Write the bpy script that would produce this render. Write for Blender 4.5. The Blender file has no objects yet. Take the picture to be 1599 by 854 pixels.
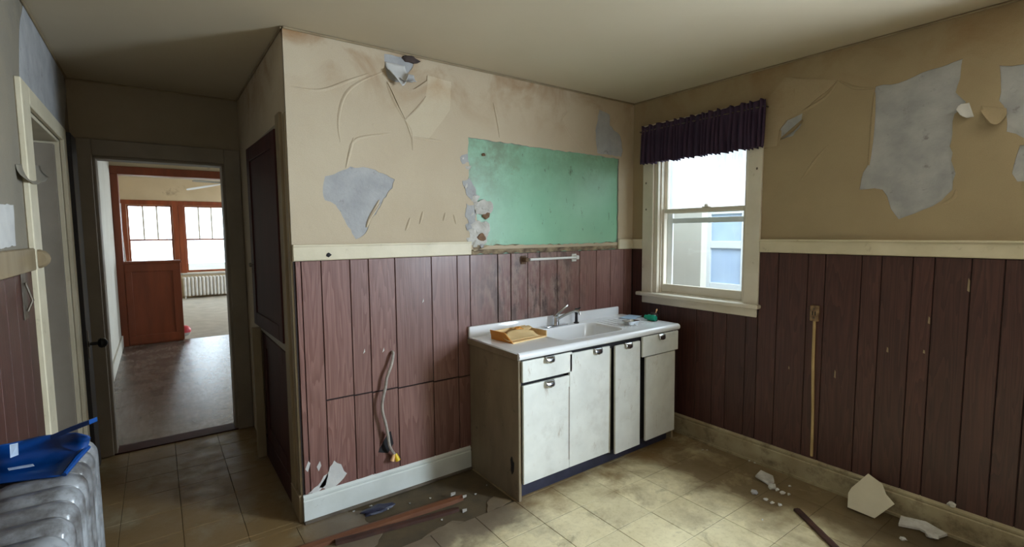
import bpy, bmesh, math, random
from mathutils import Vector, Matrix, noise

random.seed(7)
SC = bpy.context.scene
COL = SC.collection

# ------------------------------------------------------------------ camera
CAM = Vector((-3.2258, -2.7365, 1.5605))
YAW, PIT, ROL, FPX = 0.6267, -0.0829, -0.0075, 766.47
_f = Vector((math.sin(YAW) * math.cos(PIT), math.cos(YAW) * math.cos(PIT), math.sin(PIT)))
_r = Vector((math.cos(YAW), -math.sin(YAW), 0))
_u = _r.cross(_f)
CR = math.cos(ROL) * _r + math.sin(ROL) * _u
CU = -math.sin(ROL) * _r + math.cos(ROL) * _u
CF = _f
cam = bpy.data.cameras.new('camera')
cam.sensor_width = 36
cam.lens = FPX / 1599 * 36
cam.clip_start = 0.02
camo = bpy.data.objects.new('camera', cam)
camo.matrix_world = Matrix(((CR.x, CU.x, -CF.x, CAM.x), (CR.y, CU.y, -CF.y, CAM.y), (CR.z, CU.z, -CF.z, CAM.z), (0, 0, 0, 1)))
COL.objects.link(camo)
SC.camera = camo

# ------------------------------------------------------------------ sky, light, exposure
SKY = 4.2
w = bpy.data.worlds.new('overcast_sky')
SC.world = w
w.use_nodes = True
w.node_tree.nodes['Background'].inputs[0].default_value = (0.74, 0.89, 1.0, 1)
w.node_tree.nodes['Background'].inputs[1].default_value = SKY
SC.view_settings.view_transform = 'Standard'
SC.view_settings.look = 'None'
SC.view_settings.exposure = 0.72
SC.view_settings.gamma = 1
SC.view_settings.use_curve_mapping = False
SC.cycles.use_denoising = True
SC.cycles.max_bounces = 10
SC.cycles.diffuse_bounces = 6
SC.cycles.transparent_max_bounces = 12
SC.cycles.sample_clamp_indirect = 6.0


def area(name, loc, normal, sx, sy, energy=0, color=(1, 1, 1), portal=False):
    l = bpy.data.lights.new(name, 'AREA')
    l.shape = 'RECTANGLE'
    l.size, l.size_y = sx, sy
    l.energy = energy
    l.color = color
    if portal:
        l.cycles.is_portal = True
    o = bpy.data.objects.new(name, l)
    o.location = loc
    o.rotation_euler = Vector(normal).to_track_quat('-Z', 'Z').to_euler()
    COL.objects.link(o)


# daylight coming in by the kitchen's second window (in the right-hand wall, behind the photographer)
area('daylight_rear_window', (0.34, -3.28, 1.62), (-1, 0.25, -0.12), 1.15, 1.2, 235, (0.74, 0.88, 1.0))
# unseen side lights, added to brighten the living room and dining room
area('added_light_living_side', (1.5, 9.0, 1.5), (-1, 0, -.1), 2.5, 1.5, 180, (0.80, 0.91, 1.0))
area('added_light_dining_side', (1.5, 3.9, 1.5), (-1, 0, -.1), 1.9, 1.4, 34, (0.80, 0.91, 1.0))
area('portal_kitchen_window', (0.17, -0.6, 1.68), (-1, 0, 0), 0.76, 1.24, portal=True)
area('portal_living_windows', (-2.75, 12.02, 1.45), (0, -1, 0), 2.1, 1.7, portal=True)

H = 2.6
W = 2.655          # the cupboard corner stands at x = -W
D = 1.68           # wall with the doorway
XL = -3.65         # left wall


def P(u, v, ax, val):
    """survey helper: the world point on the plane axis=val that was measured from the photograph"""
    d = CF + CR * ((u - 799.5) / FPX) - CU * ((v - 427) / FPX)
    t = (val - CAM[ax]) / d[ax]
    return CAM + d * t


# ------------------------------------------------------------------ materials
def rgb(r, g, b):
    return tuple(((c / 255) / 12.92 if c / 255 <= .04045 else ((c / 255 + .055) / 1.055) ** 2.4) for c in (r, g, b)) + (1,)


class NT:
    def __init__(self, name):
        self.m = bpy.data.materials.new(name)
        self.m.use_nodes = True
        self.t = self.m.node_tree
        self.b = self.t.nodes['Principled BSDF']

    def n(self, typ, **k):
        x = self.t.nodes.new(typ)
        for a, v in k.items():
            setattr(x, a, v)
        return x

    def l(self, a, b):
        self.t.links.new(a, b)

    def pos(self, stretch=(1, 1, 1)):
        g = self.n('ShaderNodeNewGeometry')
        mp = self.n('ShaderNodeMapping')
        mp.inputs['Scale'].default_value = stretch
        self.l(g.outputs['Position'], mp.inputs['Vector'])
        return mp.outputs[0]

    def noise(self, vec, scale, detail=4, rough=.55, dist=0):
        x = self.n('ShaderNodeTexNoise')
        x.inputs['Scale'].default_value = scale
        x.inputs['Detail'].default_value = detail
        x.inputs['Roughness'].default_value = rough
        x.inputs['Distortion'].default_value = dist
        self.l(vec, x.inputs['Vector'])
        return x.outputs['Fac']

    def ramp(self, fac, a, b, lo=.35, hi=.65):
        x = self.n('ShaderNodeValToRGB')
        x.color_ramp.elements[0].position = lo
        x.color_ramp.elements[1].position = hi
        x.color_ramp.elements[0].color = a
        x.color_ramp.elements[1].color = b
        self.l(fac, x.inputs[0])
        return x.outputs[0]

    def mix(self, fac, a, b, typ='MIX'):
        x = self.n('ShaderNodeMixRGB', blend_type=typ)
        for i, v in enumerate((fac, a, b)):
            if hasattr(v, 'links') or hasattr(v, 'is_linked'):
                self.l(v, x.inputs[i])
            else:
                x.inputs[i].default_value = v
        return x.outputs[0]

    def math(self, op, a, b=0.0, clamp=False):
        x = self.n('ShaderNodeMath', operation=op, use_clamp=clamp)
        for i, v in enumerate((a, b)):
            if hasattr(v, 'is_linked'):
                self.l(v, x.inputs[i])
            else:
                x.inputs[i].default_value = v
        return x.outputs[0]

    def rng(self, v, a, b):
        x = self.n('ShaderNodeMapRange')
        x.inputs[1].default_value = a
        x.inputs[2].default_value = b
        self.l(v, x.inputs[0])
        return x.outputs[0]

    def xyz(self):
        g = self.n('ShaderNodeNewGeometry')
        s = self.n('ShaderNodeSeparateXYZ')
        self.l(g.outputs['Position'], s.inputs[0])
        return s.outputs

    def bump(self, fac, strength=.3, dist=.01):
        x = self.n('ShaderNodeBump')
        x.inputs['Strength'].default_value = strength
        x.inputs['Distance'].default_value = dist
        self.l(fac, x.inputs['Height'])
        self.l(x.outputs[0], self.b.inputs['Normal'])

    def done(self, col, rough=.6, metal=0, spec=.5):
        if hasattr(col, 'is_linked'):
            self.l(col, self.b.inputs['Base Color'])
        else:
            self.b.inputs['Base Color'].default_value = col
        if hasattr(rough, 'is_linked'):
            self.l(rough, self.b.inputs['Roughness'])
        else:
            self.b.inputs['Roughness'].default_value = rough
        self.b.inputs['Metallic'].default_value = metal
        self.b.inputs['Specular IOR Level'].default_value = spec
        return self.m

    def tint(self, col, amt):
        oi = self.n('ShaderNodeObjectInfo')
        v = self.n('ShaderNodeMapRange')
        v.inputs[3].default_value = 1 - amt
        v.inputs[4].default_value = 1 + amt
        self.l(oi.outputs['Random'], v.inputs[0])
        x = self.n('ShaderNodeHueSaturation')
        self.l(v.outputs[0], x.inputs['Value'])
        self.l(col, x.inputs['Color'])
        return x.outputs[0]


def simple(name, a, b=None, scale=6, rough=.6, bump=.15, bscale=None, metal=0, spec=.5, stretch=(1, 1, 1), lo=.3, hi=.7, dirt=None, tint=0, bdist=.004):
    t = NT(name)
    v = t.pos(stretch)
    n1 = t.noise(v, scale, 6)
    c = t.ramp(n1, a, b or a, lo, hi)
    if dirt:
        dc, ds, dl, dh = dirt
        c = t.mix(t.rng(t.noise(t.pos(), ds, 8, .7), dl, dh), c, dc)
    if tint:
        c = t.tint(c, tint)
    if bump:
        t.bump(t.noise(v, bscale or scale * 8, 4), bump, bdist)
    return t.done(c, rough, metal, spec)


def wallpaper_mat(name, c1, c2, stain, seed):
    t = NT(name)
    p = t.pos()
    c = t.ramp(t.noise(p, 1.3 + seed, 5), c1, c2, .3, .7)
    x, y, z = t.xyz()
    # rusty water stains under the ceiling, fine grime above the rail
    top = t.rng(z, 2.2, 2.6)
    st = t.math('MULTIPLY', t.rng(t.noise(p, 3.2, 6, .6, .6), .45, .7), top, True)
    c = t.mix(st, c, stain)
    spots = t.rng(t.noise(p, 9, 8, .75), .66, .8)
    c = t.mix(t.math('MULTIPLY', spots, .6), c, rgb(120, 92, 62))
    fine = t.noise(p, 260, 2)
    c = t.mix(t.math('MULTIPLY', t.rng(fine, .45, .75), .18), c, rgb(120, 100, 75))
    h = t.math('ADD', t.noise(p, 6, 5), t.math('MULTIPLY', fine, .08))
    t.bump(h, .5, .012)
    return t.done(c, .75, 0, .25)


def wood_plank_mat(name, c1, c2, c3, amt=.12, rough=.38, worn=None):
    t = NT(name)
    v = t.pos((1, 1, .07))
    oi = t.n('ShaderNodeObjectInfo')
    off = t.n('ShaderNodeVectorMath', operation='ADD')
    sc = t.n('ShaderNodeVectorMath', operation='SCALE')
    comb = t.n('ShaderNodeCombineXYZ')
    for i in range(3):
        t.l(oi.outputs['Random'], comb.inputs[i])
    t.l(comb.outputs[0], sc.inputs[0])
    sc.inputs['Scale'].default_value = 3.0
    t.l(v, off.inputs[0])
    t.l(sc.outputs[0], off.inputs[1])
    v = off.outputs[0]
    n1 = t.noise(v, 9, 3, .5, .4)
    rings = t.math('FRACT', t.math('MULTIPLY', n1, 14))
    c = t.ramp(rings, c1, c2, .1, .9)
    fine = t.noise(t.pos((1, 1, .03)), 130, 4)
    c = t.mix(t.math('MULTIPLY', t.rng(fine, .5, .75), .55), c, c3)
    c = t.tint(c, amt)
    scr = t.rng(t.noise(t.pos((1.4, 1.4, .5)), 26, 6, .6), .72, .76)
    c = t.mix(t.math('MULTIPLY', scr, .5), c, rgb(150, 120, 110))
    if worn:
        # worn, splashed patch behind the taps
        vd = t.n('ShaderNodeVectorMath', operation='DISTANCE')
        t.l(t.pos((1, 0, 1.2)), vd.inputs[0])
        vd.inputs[1].default_value = worn
        near = t.rng(vd.outputs['Value'], .62, .2)
        wn = t.math('MULTIPLY', near, t.rng(t.noise(t.pos((1, 1, .4)), 9, 7, .7), .42, .58))
        c = t.mix(t.math('MULTIPLY', wn, .85), c, rgb(150, 128, 118))
        dk = t.math('MULTIPLY', near, t.rng(t.noise(t.pos((1.3, 1, .5)), 7, 6, .7), .5, .6))
        c = t.mix(t.math('MULTIPLY', dk, .9), c, rgb(58, 40, 38))
    t.bump(fine, .25, .003)
    r = t.rng(t.noise(t.pos(), 3, 4), .2, .8)
    rr = t.math('ADD', t.math('MULTIPLY', r, .15), rough - .07)
    return t.done(c, rr, 0, .5)


def tile_mat():
    t = NT('vinyl_floor_tile')
    p = t.pos()
    x, y, z = t.xyz()
    c = t.ramp(t.noise(p, 5, 6, .6), rgb(206, 192, 152), rgb(228, 216, 178), .3, .7)
    c = t.tint(c, .05)
    mott = t.rng(t.noise(p, 38, 5, .7), .5, .72)
    c = t.mix(t.math('MULTIPLY', mott, .35), c, rgb(160, 140, 98))
    # brown dirt trodden in along the right-hand wall, the alcove and the cabinet front
    n = t.noise(p, 2.6, 6, .62, .3)
    nearr = t.math('ADD', t.rng(x, -1.05, -.3), t.math('MULTIPLY', t.math('SUBTRACT', n, .5), 2.2))
    c = t.mix(t.math('MULTIPLY', t.rng(nearr, .2, .9), .9), c, rgb(100, 78, 48))
    dkc = t.math('MULTIPLY', t.rng(x, -.55, -.2), t.rng(t.math('ADD', y, t.math('MULTIPLY', n, .8)), -1.2, -1.5))
    c = t.mix(t.math('MULTIPLY', dkc, .7), c, rgb(54, 42, 26))
    alc = t.math('ADD', t.rng(y, -1.4, -.2), t.math('MULTIPLY', t.math('SUBTRACT', n, .5), 1.2))
    alc = t.math('MULTIPLY', t.rng(alc, .3, .9), t.rng(x, -2.1, -2.6))
    c = t.mix(t.math('MULTIPLY', alc, .8), c, rgb(138, 128, 108))
    front = t.math('ADD', t.rng(y, -.95, -.5), t.math('MULTIPLY', t.math('SUBTRACT', n, .5), 2.6))
    c = t.mix(t.math('MULTIPLY', t.rng(front, .4, 1.0), .85), c, rgb(128, 98, 54))
    gb = t.math('MULTIPLY', t.rng(t.math('ADD', y, t.math('MULTIPLY', t.math('SUBTRACT', n, .5), .9)), -.86, -.66), t.math('MULTIPLY', t.rng(x, -1.5, -1.7), t.rng(x, -2.75, -2.55)))
    c = t.mix(t.math('MULTIPLY', gb, .8), c, rgb(104, 94, 82))
    blot = t.rng(t.noise(p, 6.5, 7, .7, .5), .58, .72)
    c = t.mix(t.math('MULTIPLY', blot, .55), c, rgb(98, 84, 58))
    t.bump(t.noise(p, 60, 5, .6), .25, .004)
    r = t.math('ADD', t.math('MULTIPLY', t.rng(t.noise(p, 8, 4), .3, .7), .3), .35)
    return t.done(c, r, 0, .4)


def door_paint_mat():
    t = NT('chipped_white_paint')
    p = t.pos()
    c = t.ramp(t.noise(p, 7, 5), rgb(216, 218, 214), rgb(230, 232, 228), .3, .7)
    st = t.rng(t.noise(t.pos((1, 1, .35)), 20, 7, .75), .6, .74)
    c = t.mix(t.math('MULTIPLY', st, .6), c, rgb(150, 122, 90))
    gr = t.rng(t.noise(p, 4.5, 8, .7), .52, .75)
    c = t.mix(t.math('MULTIPLY', gr, .35), c, rgb(150, 140, 122))
    t.bump(t.noise(p, 70, 4), .12, .002)
    return t.done(c, .42, 0, .45)


def green_mat():
    t = NT('old_green_paint')
    p = t.pos()
    x, y, z = t.xyz()
    c = t.ramp(t.noise(p, 2.4, 4), rgb(128, 184, 150), rgb(148, 200, 168), .3, .7)
    n = t.noise(p, 7, 8, .72)
    # soot and grease thickest in the upper left corner of the field
    g = t.math('ADD', t.rng(z, 1.75, 2.2), t.rng(x, -1.1, -1.6))
    grime = t.math('MULTIPLY', t.rng(g, .0, 1.3), t.rng(n, .2, .6))
    c = t.mix(t.math('MULTIPLY', grime, .85), c, rgb(98, 112, 82))
    sp = t.rng(t.noise(t.pos((1, 1, .45)), 17, 7, .75), .61, .7)
    c = t.mix(t.math('MULTIPLY', sp, .8), c, rgb(74, 72, 50))
    b = t.rng(t.noise(p, 3.1, 7, .7), .6, .7)
    c = t.mix(t.math('MULTIPLY', b, .6), c, rgb(110, 100, 60))
    t.bump(t.noise(p, 9, 5), .12, .006)
    return t.done(c, .38, 0, .5)


def glass_mat(name, film=0.0, tint=(1, 1, 1, 1)):
    m = bpy.data.materials.new(name)
    m.use_nodes = True
    t = m.node_tree
    t.nodes.clear()
    out = t.nodes.new('ShaderNodeOutputMaterial')
    tr = t.nodes.new('ShaderNodeBsdfTransparent')
    tr.inputs[0].default_value = tint
    gl = t.nodes.new('ShaderNodeBsdfGlossy')
    gl.inputs['Roughness'].default_value = .03
    mx = t.nodes.new('ShaderNodeMixShader')
    mx.inputs[0].default_value = .05
    t.links.new(tr.outputs[0], mx.inputs[1])
    t.links.new(gl.outputs[0], mx.inputs[2])
    last = mx
    if film:
        tl = t.nodes.new('ShaderNodeBsdfTranslucent')
        tl.inputs[0].default_value = (.9, .95, 1, 1)
        m2 = t.nodes.new('ShaderNodeMixShader')
        ns = t.nodes.new('ShaderNodeTexNoise')
        g = t.nodes.new('ShaderNodeNewGeometry')
        mp = t.nodes.new('ShaderNodeMapping')
        mp.inputs['Scale'].default_value = (1, 9, 1.2)
        t.links.new(g.outputs['Position'], mp.inputs[0])
        t.links.new(mp.outputs[0], ns.inputs['Vector'])
        ns.inputs['Scale'].default_value = 3
        mr = t.nodes.new('ShaderNodeMapRange')
        mr.inputs[1].default_value = .3
        mr.inputs[2].default_value = .7
        mr.inputs[3].default_value = film - .15
        mr.inputs[4].default_value = film + .15
        t.links.new(ns.outputs['Fac'], mr.inputs[0])
        t.links.new(mr.outputs[0], m2.inputs[0])
        t.links.new(mx.outputs[0], m2.inputs[1])
        t.links.new(tl.outputs[0], m2.inputs[2])
        last = m2
    t.links.new(last.outputs[0], out.inputs[0])
    return m


M = {}
M['paper'] = wallpaper_mat('beige_wallpaper', rgb(182, 165, 141), rgb(196, 181, 157), rgb(150, 112, 72), 0)
M['paper_light'] = wallpaper_mat('faded_beige_wallpaper', rgb(192, 177, 152), rgb(203, 189, 165), rgb(170, 136, 98), .2)
M['paper_right'] = wallpaper_mat('shaded_beige_wallpaper', rgb(154, 136, 108), rgb(168, 150, 120), rgb(146, 118, 84), .4)  # beige paper darkened to hold the right wall's shade in its colour
M['paper_right_light'] = wallpaper_mat('faded_shaded_wallpaper', rgb(166, 148, 120), rgb(178, 160, 131), rgb(146, 118, 84), .3)  # lighter layer of the same shaded paper
M['paper_grey'] = wallpaper_mat('grey_stained_wallpaper', rgb(126, 121, 112), rgb(146, 136, 118), rgb(100, 98, 96), .7)
M['paper_back'] = simple('paper_backing', rgb(206, 204, 200), rgb(186, 184, 182), 9, .85, .3)
M['plaster'] = simple('bare_grey_plaster', rgb(150, 150, 152), rgb(176, 175, 175), 8, .9, .5, 50, dirt=(rgb(112, 108, 104), 14, .6, .75), bdist=.006)
M['plaster_white'] = simple('broken_white_plaster', rgb(205, 203, 198), rgb(170, 165, 156), 20, .9, .6, 60)
M['plaster_brown'] = simple('exposed_brown_coat', rgb(105, 76, 58), rgb(140, 112, 88), 18, .95, .6, 70)
M['rough_strip'] = simple('glue_stained_plaster', rgb(90, 74, 60), rgb(168, 150, 120), 13, .9, .7, 60, stretch=(1, 1, 1.5), lo=.38, hi=.66)
M['ceiling'] = simple('ceiling_paint', rgb(184, 170, 146), rgb(192, 179, 156), 1.2, .85, .2, 5)
M['taupe'] = simple('taupe_paint', rgb(134, 123, 109), rgb(148, 137, 122), 5, .55, .15)
M['cream'] = simple('cream_trim_paint', rgb(214, 203, 178), rgb(198, 187, 160), 6, .5, .15, dirt=(rgb(128, 108, 78), 12, .62, .8))
M['win_paint'] = simple('window_trim_paint', rgb(224, 216, 202), rgb(210, 201, 184), 5, .5, .12, dirt=(rgb(140, 124, 98), 14, .64, .8))
M['tan_trim'] = simple('worn_tan_trim', rgb(150, 134, 106), rgb(128, 110, 84), 9, .55, .2, stretch=(1, 1, .3))
M['base_white'] = simple('white_baseboard_paint', rgb(216, 220, 216), rgb(200, 204, 198), 6, .5, .12, dirt=(rgb(120, 108, 92), 16, .66, .8))
M['base_dirty'] = simple('dirty_baseboard_paint', rgb(172, 160, 130), rgb(140, 124, 94), 5, .6, .25, dirt=(rgb(92, 74, 50), 9, .5, .72))
M['plank'] = wood_plank_mat('glare_lit_panel_plank', rgb(130, 94, 87), rgb(112, 76, 69), rgb(82, 52, 47), .12, .4, (-1.05, 0, 1.45))  # window glare on the back planks is mixed into their lighter mauve
M['plank_shaded'] = wood_plank_mat('shaded_panel_plank', rgb(78, 46, 40), rgb(64, 36, 31), rgb(42, 23, 20), .12, .47)  # darker copy of the same planks, low light painted in for the dim walls
M['groove'] = simple('panel_groove', rgb(34, 20, 18), None, 5, .8, 0)
M['green'] = green_mat()
M['tile'] = tile_mat()
M['subfloor'] = simple('bare_subfloor', rgb(112, 101, 88), rgb(78, 68, 58), 7, .85, .5, 40, dirt=(rgb(150, 138, 116), 13, .58, .72))
M['seam'] = simple('tile_seam_dirt', rgb(92, 78, 54), rgb(70, 60, 44), 9, .9, .2)
M['floor_dining'] = simple('worn_dark_wood_floor', rgb(104, 90, 82), rgb(128, 114, 104), 5, .24, .3, 40, stretch=(6, 1, 1), dirt=(rgb(68, 58, 52), 3, .45, .7))
M['carpet'] = simple('pale_carpet', rgb(186, 180, 168), rgb(166, 160, 148), 5, .95, .5, 120)
M['hall_wall'] = simple('pale_hall_paint', rgb(206, 202, 190), rgb(192, 186, 172), 2, .7, .1)
M['beige_wall'] = simple('beige_room_paint', rgb(196, 178, 148), rgb(182, 164, 134), 1.6, .8, .2, dirt=(rgb(120, 106, 88), 2.5, .62, .8))
M['rear_wall'] = simple('unseen_dark_rear_wall', rgb(96, 74, 62), rgb(84, 62, 52), 3, .6, .2)  # unseen wall coloured dark to cut bounce onto the right wall
M['brown_wood'] = simple('stained_oak', rgb(134, 66, 36), rgb(104, 48, 26), 7, .4, .2, 60, stretch=(1, 1, .15))
M['dark_door'] = simple('dark_stained_door', rgb(70, 34, 32), rgb(54, 26, 26), 6, .6, .2, 60, spec=.2, stretch=(1, 1, .12))
M['black_door'] = simple('near_black_door', rgb(38, 34, 38), rgb(28, 24, 26), 6, .5, .2, 60)
M['dark'] = simple('dark_cavity', rgb(24, 22, 26), None, 5, .8, 0)  # near-black colour standing in for shade in holes, slots and gaps
M['navy'] = simple('navy_toe_kick', rgb(34, 36, 56), rgb(52, 54, 74), 12, .5, .2, dirt=(rgb(90, 92, 108), 20, .66, .76))
M['cab_side'] = simple('stained_cabinet_end', rgb(142, 128, 104), rgb(112, 96, 76), 5, .6, .2, stretch=(1, 1, .35), dirt=(rgb(74, 60, 46), 9, .6, .78))
M['cab_door'] = door_paint_mat()
M['cab_edge'] = simple('door_edge_paint', rgb(176, 168, 148), rgb(150, 138, 114), 12, .5, .15)
M['enamel'] = simple('white_enamel', rgb(240, 242, 246), rgb(234, 236, 240), 3, .12, .0, dirt=(rgb(214, 204, 184), 7, .6, .85))
M['chrome'] = simple('chrome', rgb(205, 208, 212), None, 5, .16, 0, metal=1)
M['dull_metal'] = simple('dull_metal', rgb(120, 112, 102), rgb(90, 76, 62), 30, .45, .2, metal=.8)
M['rust'] = simple('rusty_bracket', rgb(120, 96, 72), rgb(84, 58, 42), 40, .8, .4)
M['black'] = simple('black_plastic', rgb(26, 26, 30), None, 5, .35, 0)
M['white_plastic'] = simple('white_plastic', rgb(226, 226, 224), None, 5, .3, 0)
M['card'] = simple('torn_cardboard', rgb(226, 192, 136), rgb(238, 210, 160), 9, .85, .3)
M['card_dark'] = simple('orange_cardboard', rgb(206, 134, 52), rgb(216, 150, 70), 9, .8, .2)
M['blue_paper'] = simple('pale_blue_paper', rgb(160, 188, 216), rgb(176, 200, 222), 9, .7, .1)
M['green_plastic'] = simple('green_plastic', rgb(18, 160, 130), rgb(10, 130, 104), 20, .3, .1)
M['brown_plastic'] = simple('brown_glass', rgb(66, 44, 44), rgb(48, 32, 34), 20, .3, .1)
M['cable'] = simple('grey_cable_sheath', rgb(176, 168, 158), rgb(130, 120, 112), 30, .6, .3)
M['yellow'] = simple('yellow_connector', rgb(226, 190, 30), None, 5, .45, 0)
M['peach'] = simple('peach_connector', rgb(226, 180, 130), None, 5, .45, 0)
M['conduit'] = simple('yellowed_conduit', rgb(184, 158, 112), rgb(160, 134, 90), 8, .5, .1)
M['conduit_box'] = simple('rusty_box', rgb(150, 124, 90), rgb(96, 70, 50), 36, .7, .3)
M['stripwood'] = simple('reddish_wood_strip', rgb(132, 84, 52), rgb(92, 54, 36), 8, .6, .3, 80, stretch=(.2, 1, 1))
M['darkwood'] = simple('dark_splinter_wood', rgb(76, 46, 34), rgb(50, 30, 24), 12, .6, .3)
M['board'] = simple('off_white_board', rgb(206, 198, 176), rgb(192, 184, 160), 5, .7, .15)
M['radiator'] = simple('radiator_paint', rgb(140, 143, 147), rgb(108, 108, 110), 8, .28, .15, dirt=(rgb(66, 62, 60), 16, .44, .7))
M['radiator_far'] = simple('far_radiator_paint', rgb(196, 192, 184), rgb(180, 176, 168), 8, .4, .1)
M['blue_pan'] = simple('blue_plastic', rgb(6, 62, 128), rgb(5, 52, 112), 4, .3, .05)
M['sticker'] = simple('white_sticker', rgb(190, 206, 226), None, 4, .4, 0)
M['red'] = simple('red_plastic', rgb(206, 70, 80), None, 4, .4, 0)
M['purple'] = simple('dark_purple_cloth', rgb(44, 34, 58), rgb(70, 48, 72), 60, .9, .3, 200, stretch=(1, 1, .1))
M['stucco'] = simple('neighbour_stucco', rgb(158, 142, 132), rgb(172, 154, 142), 6, .9, .3)
M['white_paint'] = simple('white_house_trim', rgb(206, 210, 212), None, 4, .5, 0)
M['blue_blind'] = simple('blue_grey_blind', rgb(165, 185, 212), rgb(175, 195, 218), 4, .4, 0)
M['earth'] = simple('garden_earth', rgb(110, 108, 92), rgb(90, 96, 74), 1, .9, .2)
M['bronze'] = simple('bronze_switch_plate', rgb(92, 80, 66), None, 4, .4, 0, metal=.5)
M['curtain'] = simple('pale_net_curtain', rgb(206, 204, 206), None, 6, .9, .1)
M['fan_white'] = simple('white_fan_blade', rgb(206, 208, 212), None, 6, .4, .0)
M['fan_grey'] = simple('grey_fan_blade', rgb(120, 116, 110), None, 6, .5, .0)
M['glass'] = glass_mat('window_glass')
M['film'] = glass_mat('cloudy_window_glass', .32)
M['tear_shadow'] = simple('painted_tear_shadow', rgb(54, 44, 42), rgb(80, 64, 58), 14, .9, .3)  # dark brown standing in for shadow in the torn paper


# ------------------------------------------------------------------ mesh helpers
class MB:
    def __init__(self):
        self.bm = bmesh.new()
        self.X = None

    def _x(self, vs):
        if self.X is not None:
            for v in vs:
                v.co = self.X @ v.co

    def box(self, lo, hi, bev=0, seg=1):
        lo, hi = Vector(lo), Vector(hi)
        lo, hi = Vector(map(min, lo, hi)), Vector(map(max, lo, hi))
        r = bmesh.ops.create_cube(self.bm, size=1)
        vs = r['verts']
        for v in vs:
            v.co = Vector(((lo[i] + hi[i]) / 2 + v.co[i] * (hi[i] - lo[i]) for i in range(3)))
        if bev:
            es = list({e for v in vs for e in v.link_edges})
            q = bmesh.ops.bevel(self.bm, geom=es, offset=bev, segments=seg, affect='EDGES', profile=.5)
            vs = list({v for v in q['verts']} | {v for v in vs if v.is_valid})
        self._x(vs)
        return self

    def tube(self, pts, r, n=10, cap=True):
        pts = [Vector(p) for p in pts]
        rs = r if isinstance(r, (list, tuple)) else [r] * len(pts)
        rings = []
        up = None
        for i, p in enumerate(pts):
            t = (pts[min(i + 1, len(pts) - 1)] - pts[max(i - 1, 0)]).normalized()
            if up is None:
                up = Vector((0, 0, 1)) if abs(t.z) < .9 else Vector((1, 0, 0))
            s = t.cross(up)
            s.normalize()
            up = s.cross(t)
            up.normalize()
            rings.append([self.bm.verts.new(p + (s * math.cos(a) + up * math.sin(a)) * rs[i]) for a in [2 * math.pi * k / n for k in range(n)]])
        for a, b in zip(rings, rings[1:]):
            for k in range(n):
                self.bm.faces.new((a[k], a[(k + 1) % n], b[(k + 1) % n], b[k]))
        if cap:
            self.bm.faces.new(rings[0][::-1])
            self.bm.faces.new(rings[-1])
        self._x([v for q in rings for v in q])
        return self

    def prism(self, pts, off):
        """planar polygon pts (3-D) extruded by vector off"""
        off = Vector(off)
        a = [self.bm.verts.new(Vector(p)) for p in pts]
        b = [self.bm.verts.new(Vector(p) + off) for p in pts]
        n = len(a)
        fs = [self.bm.faces.new(a), self.bm.faces.new(b[::-1])]
        for k in range(n):
            fs.append(self.bm.faces.new((a[k], b[k], b[(k + 1) % n], a[(k + 1) % n])))
        self._x(a + b)
        return self

    def loft(self, rings, closed=True, cap0=False, cap1=False):
        R = [[self.bm.verts.new(Vector(p)) for p in r] for r in rings]
        n = len(R[0])
        for a, b in zip(R, R[1:]):
            for k in range(n if closed else n - 1):
                self.bm.faces.new((a[k], a[(k + 1) % n], b[(k + 1) % n], b[k]))
        if cap0:
            self.bm.faces.new(R[0][::-1])
        if cap1:
            self.bm.faces.new(R[-1])
        self._x([v for r in R for v in r])
        return self

    def lathe(self, prof, center, axis='z', n=20):
        c = Vector(center)
        rings = []
        for (r, h) in prof:
            ring = []
            for k in range(n):
                a = 2 * math.pi * k / n
                p = {'z': (r * math.cos(a), r * math.sin(a), h), 'x': (h, r * math.cos(a), r * math.sin(a)), 'y': (r * math.cos(a), h, r * math.sin(a))}[axis]
                ring.append(c + Vector(p))
            rings.append(ring)
        return self.loft(rings, True, True, True)

    def lump(self, c, s, seed, amp=.35, sub=2):
        r = bmesh.ops.create_icosphere(self.bm, subdivisions=sub, radius=1)
        for v in r['verts']:
            k = 1 + amp * noise.noise(v.co * 1.7 + Vector((seed * 3.1, seed, 0)))
            v.co = Vector((c[i] + v.co[i] * k * s[i] for i in range(3)))
        self._x(r['verts'])
        return self

    def build(self, name, mat, parent=None, smooth=False, solid=0):
        bmesh.ops.recalc_face_normals(self.bm, faces=self.bm.faces)
        me = bpy.data.meshes.new(name)
        self.bm.to_mesh(me)
        self.bm.free()
        return link(name, me, mat, parent, smooth, solid)


def wm(o):
    """world matrix without a depsgraph update"""
    m = o.matrix_basis.copy()
    if o.parent is not None:
        m = wm(o.parent) @ o.matrix_parent_inverse @ m
    return m


def link(name, me, mat, parent=None, smooth=False, solid=0):
    me.materials.clear()
    me.materials.append(M[mat] if isinstance(mat, str) else mat)
    if smooth:
        for p in me.polygons:
            p.use_smooth = True
        if smooth != 'all' and hasattr(me, 'set_sharp_from_angle'):
            me.set_sharp_from_angle(angle=math.radians(42))
    o = bpy.data.objects.new(name, me)
    COL.objects.link(o)
    if parent is not None:
        o.parent = parent
        o.matrix_parent_inverse = wm(parent).inverted()
    if solid:
        s = o.modifiers.new('thickness', 'SOLIDIFY')
        s.thickness = solid
        s.offset = 0
    return o


def tag(o, label, cat, group=None):
    o['label'] = label
    o['category'] = cat
    if group:
        o['group'] = group
    return o


def thing(name, label, cat, loc, group=None):
    o = bpy.data.objects.new(name, None)
    o.empty_display_size = .05
    o.location = loc
    COL.objects.link(o)
    return tag(o, label, cat, group)


def struct(o, label=None):
    o['kind'] = 'structure'
    if label:
        o['label'] = label
    return o


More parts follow.
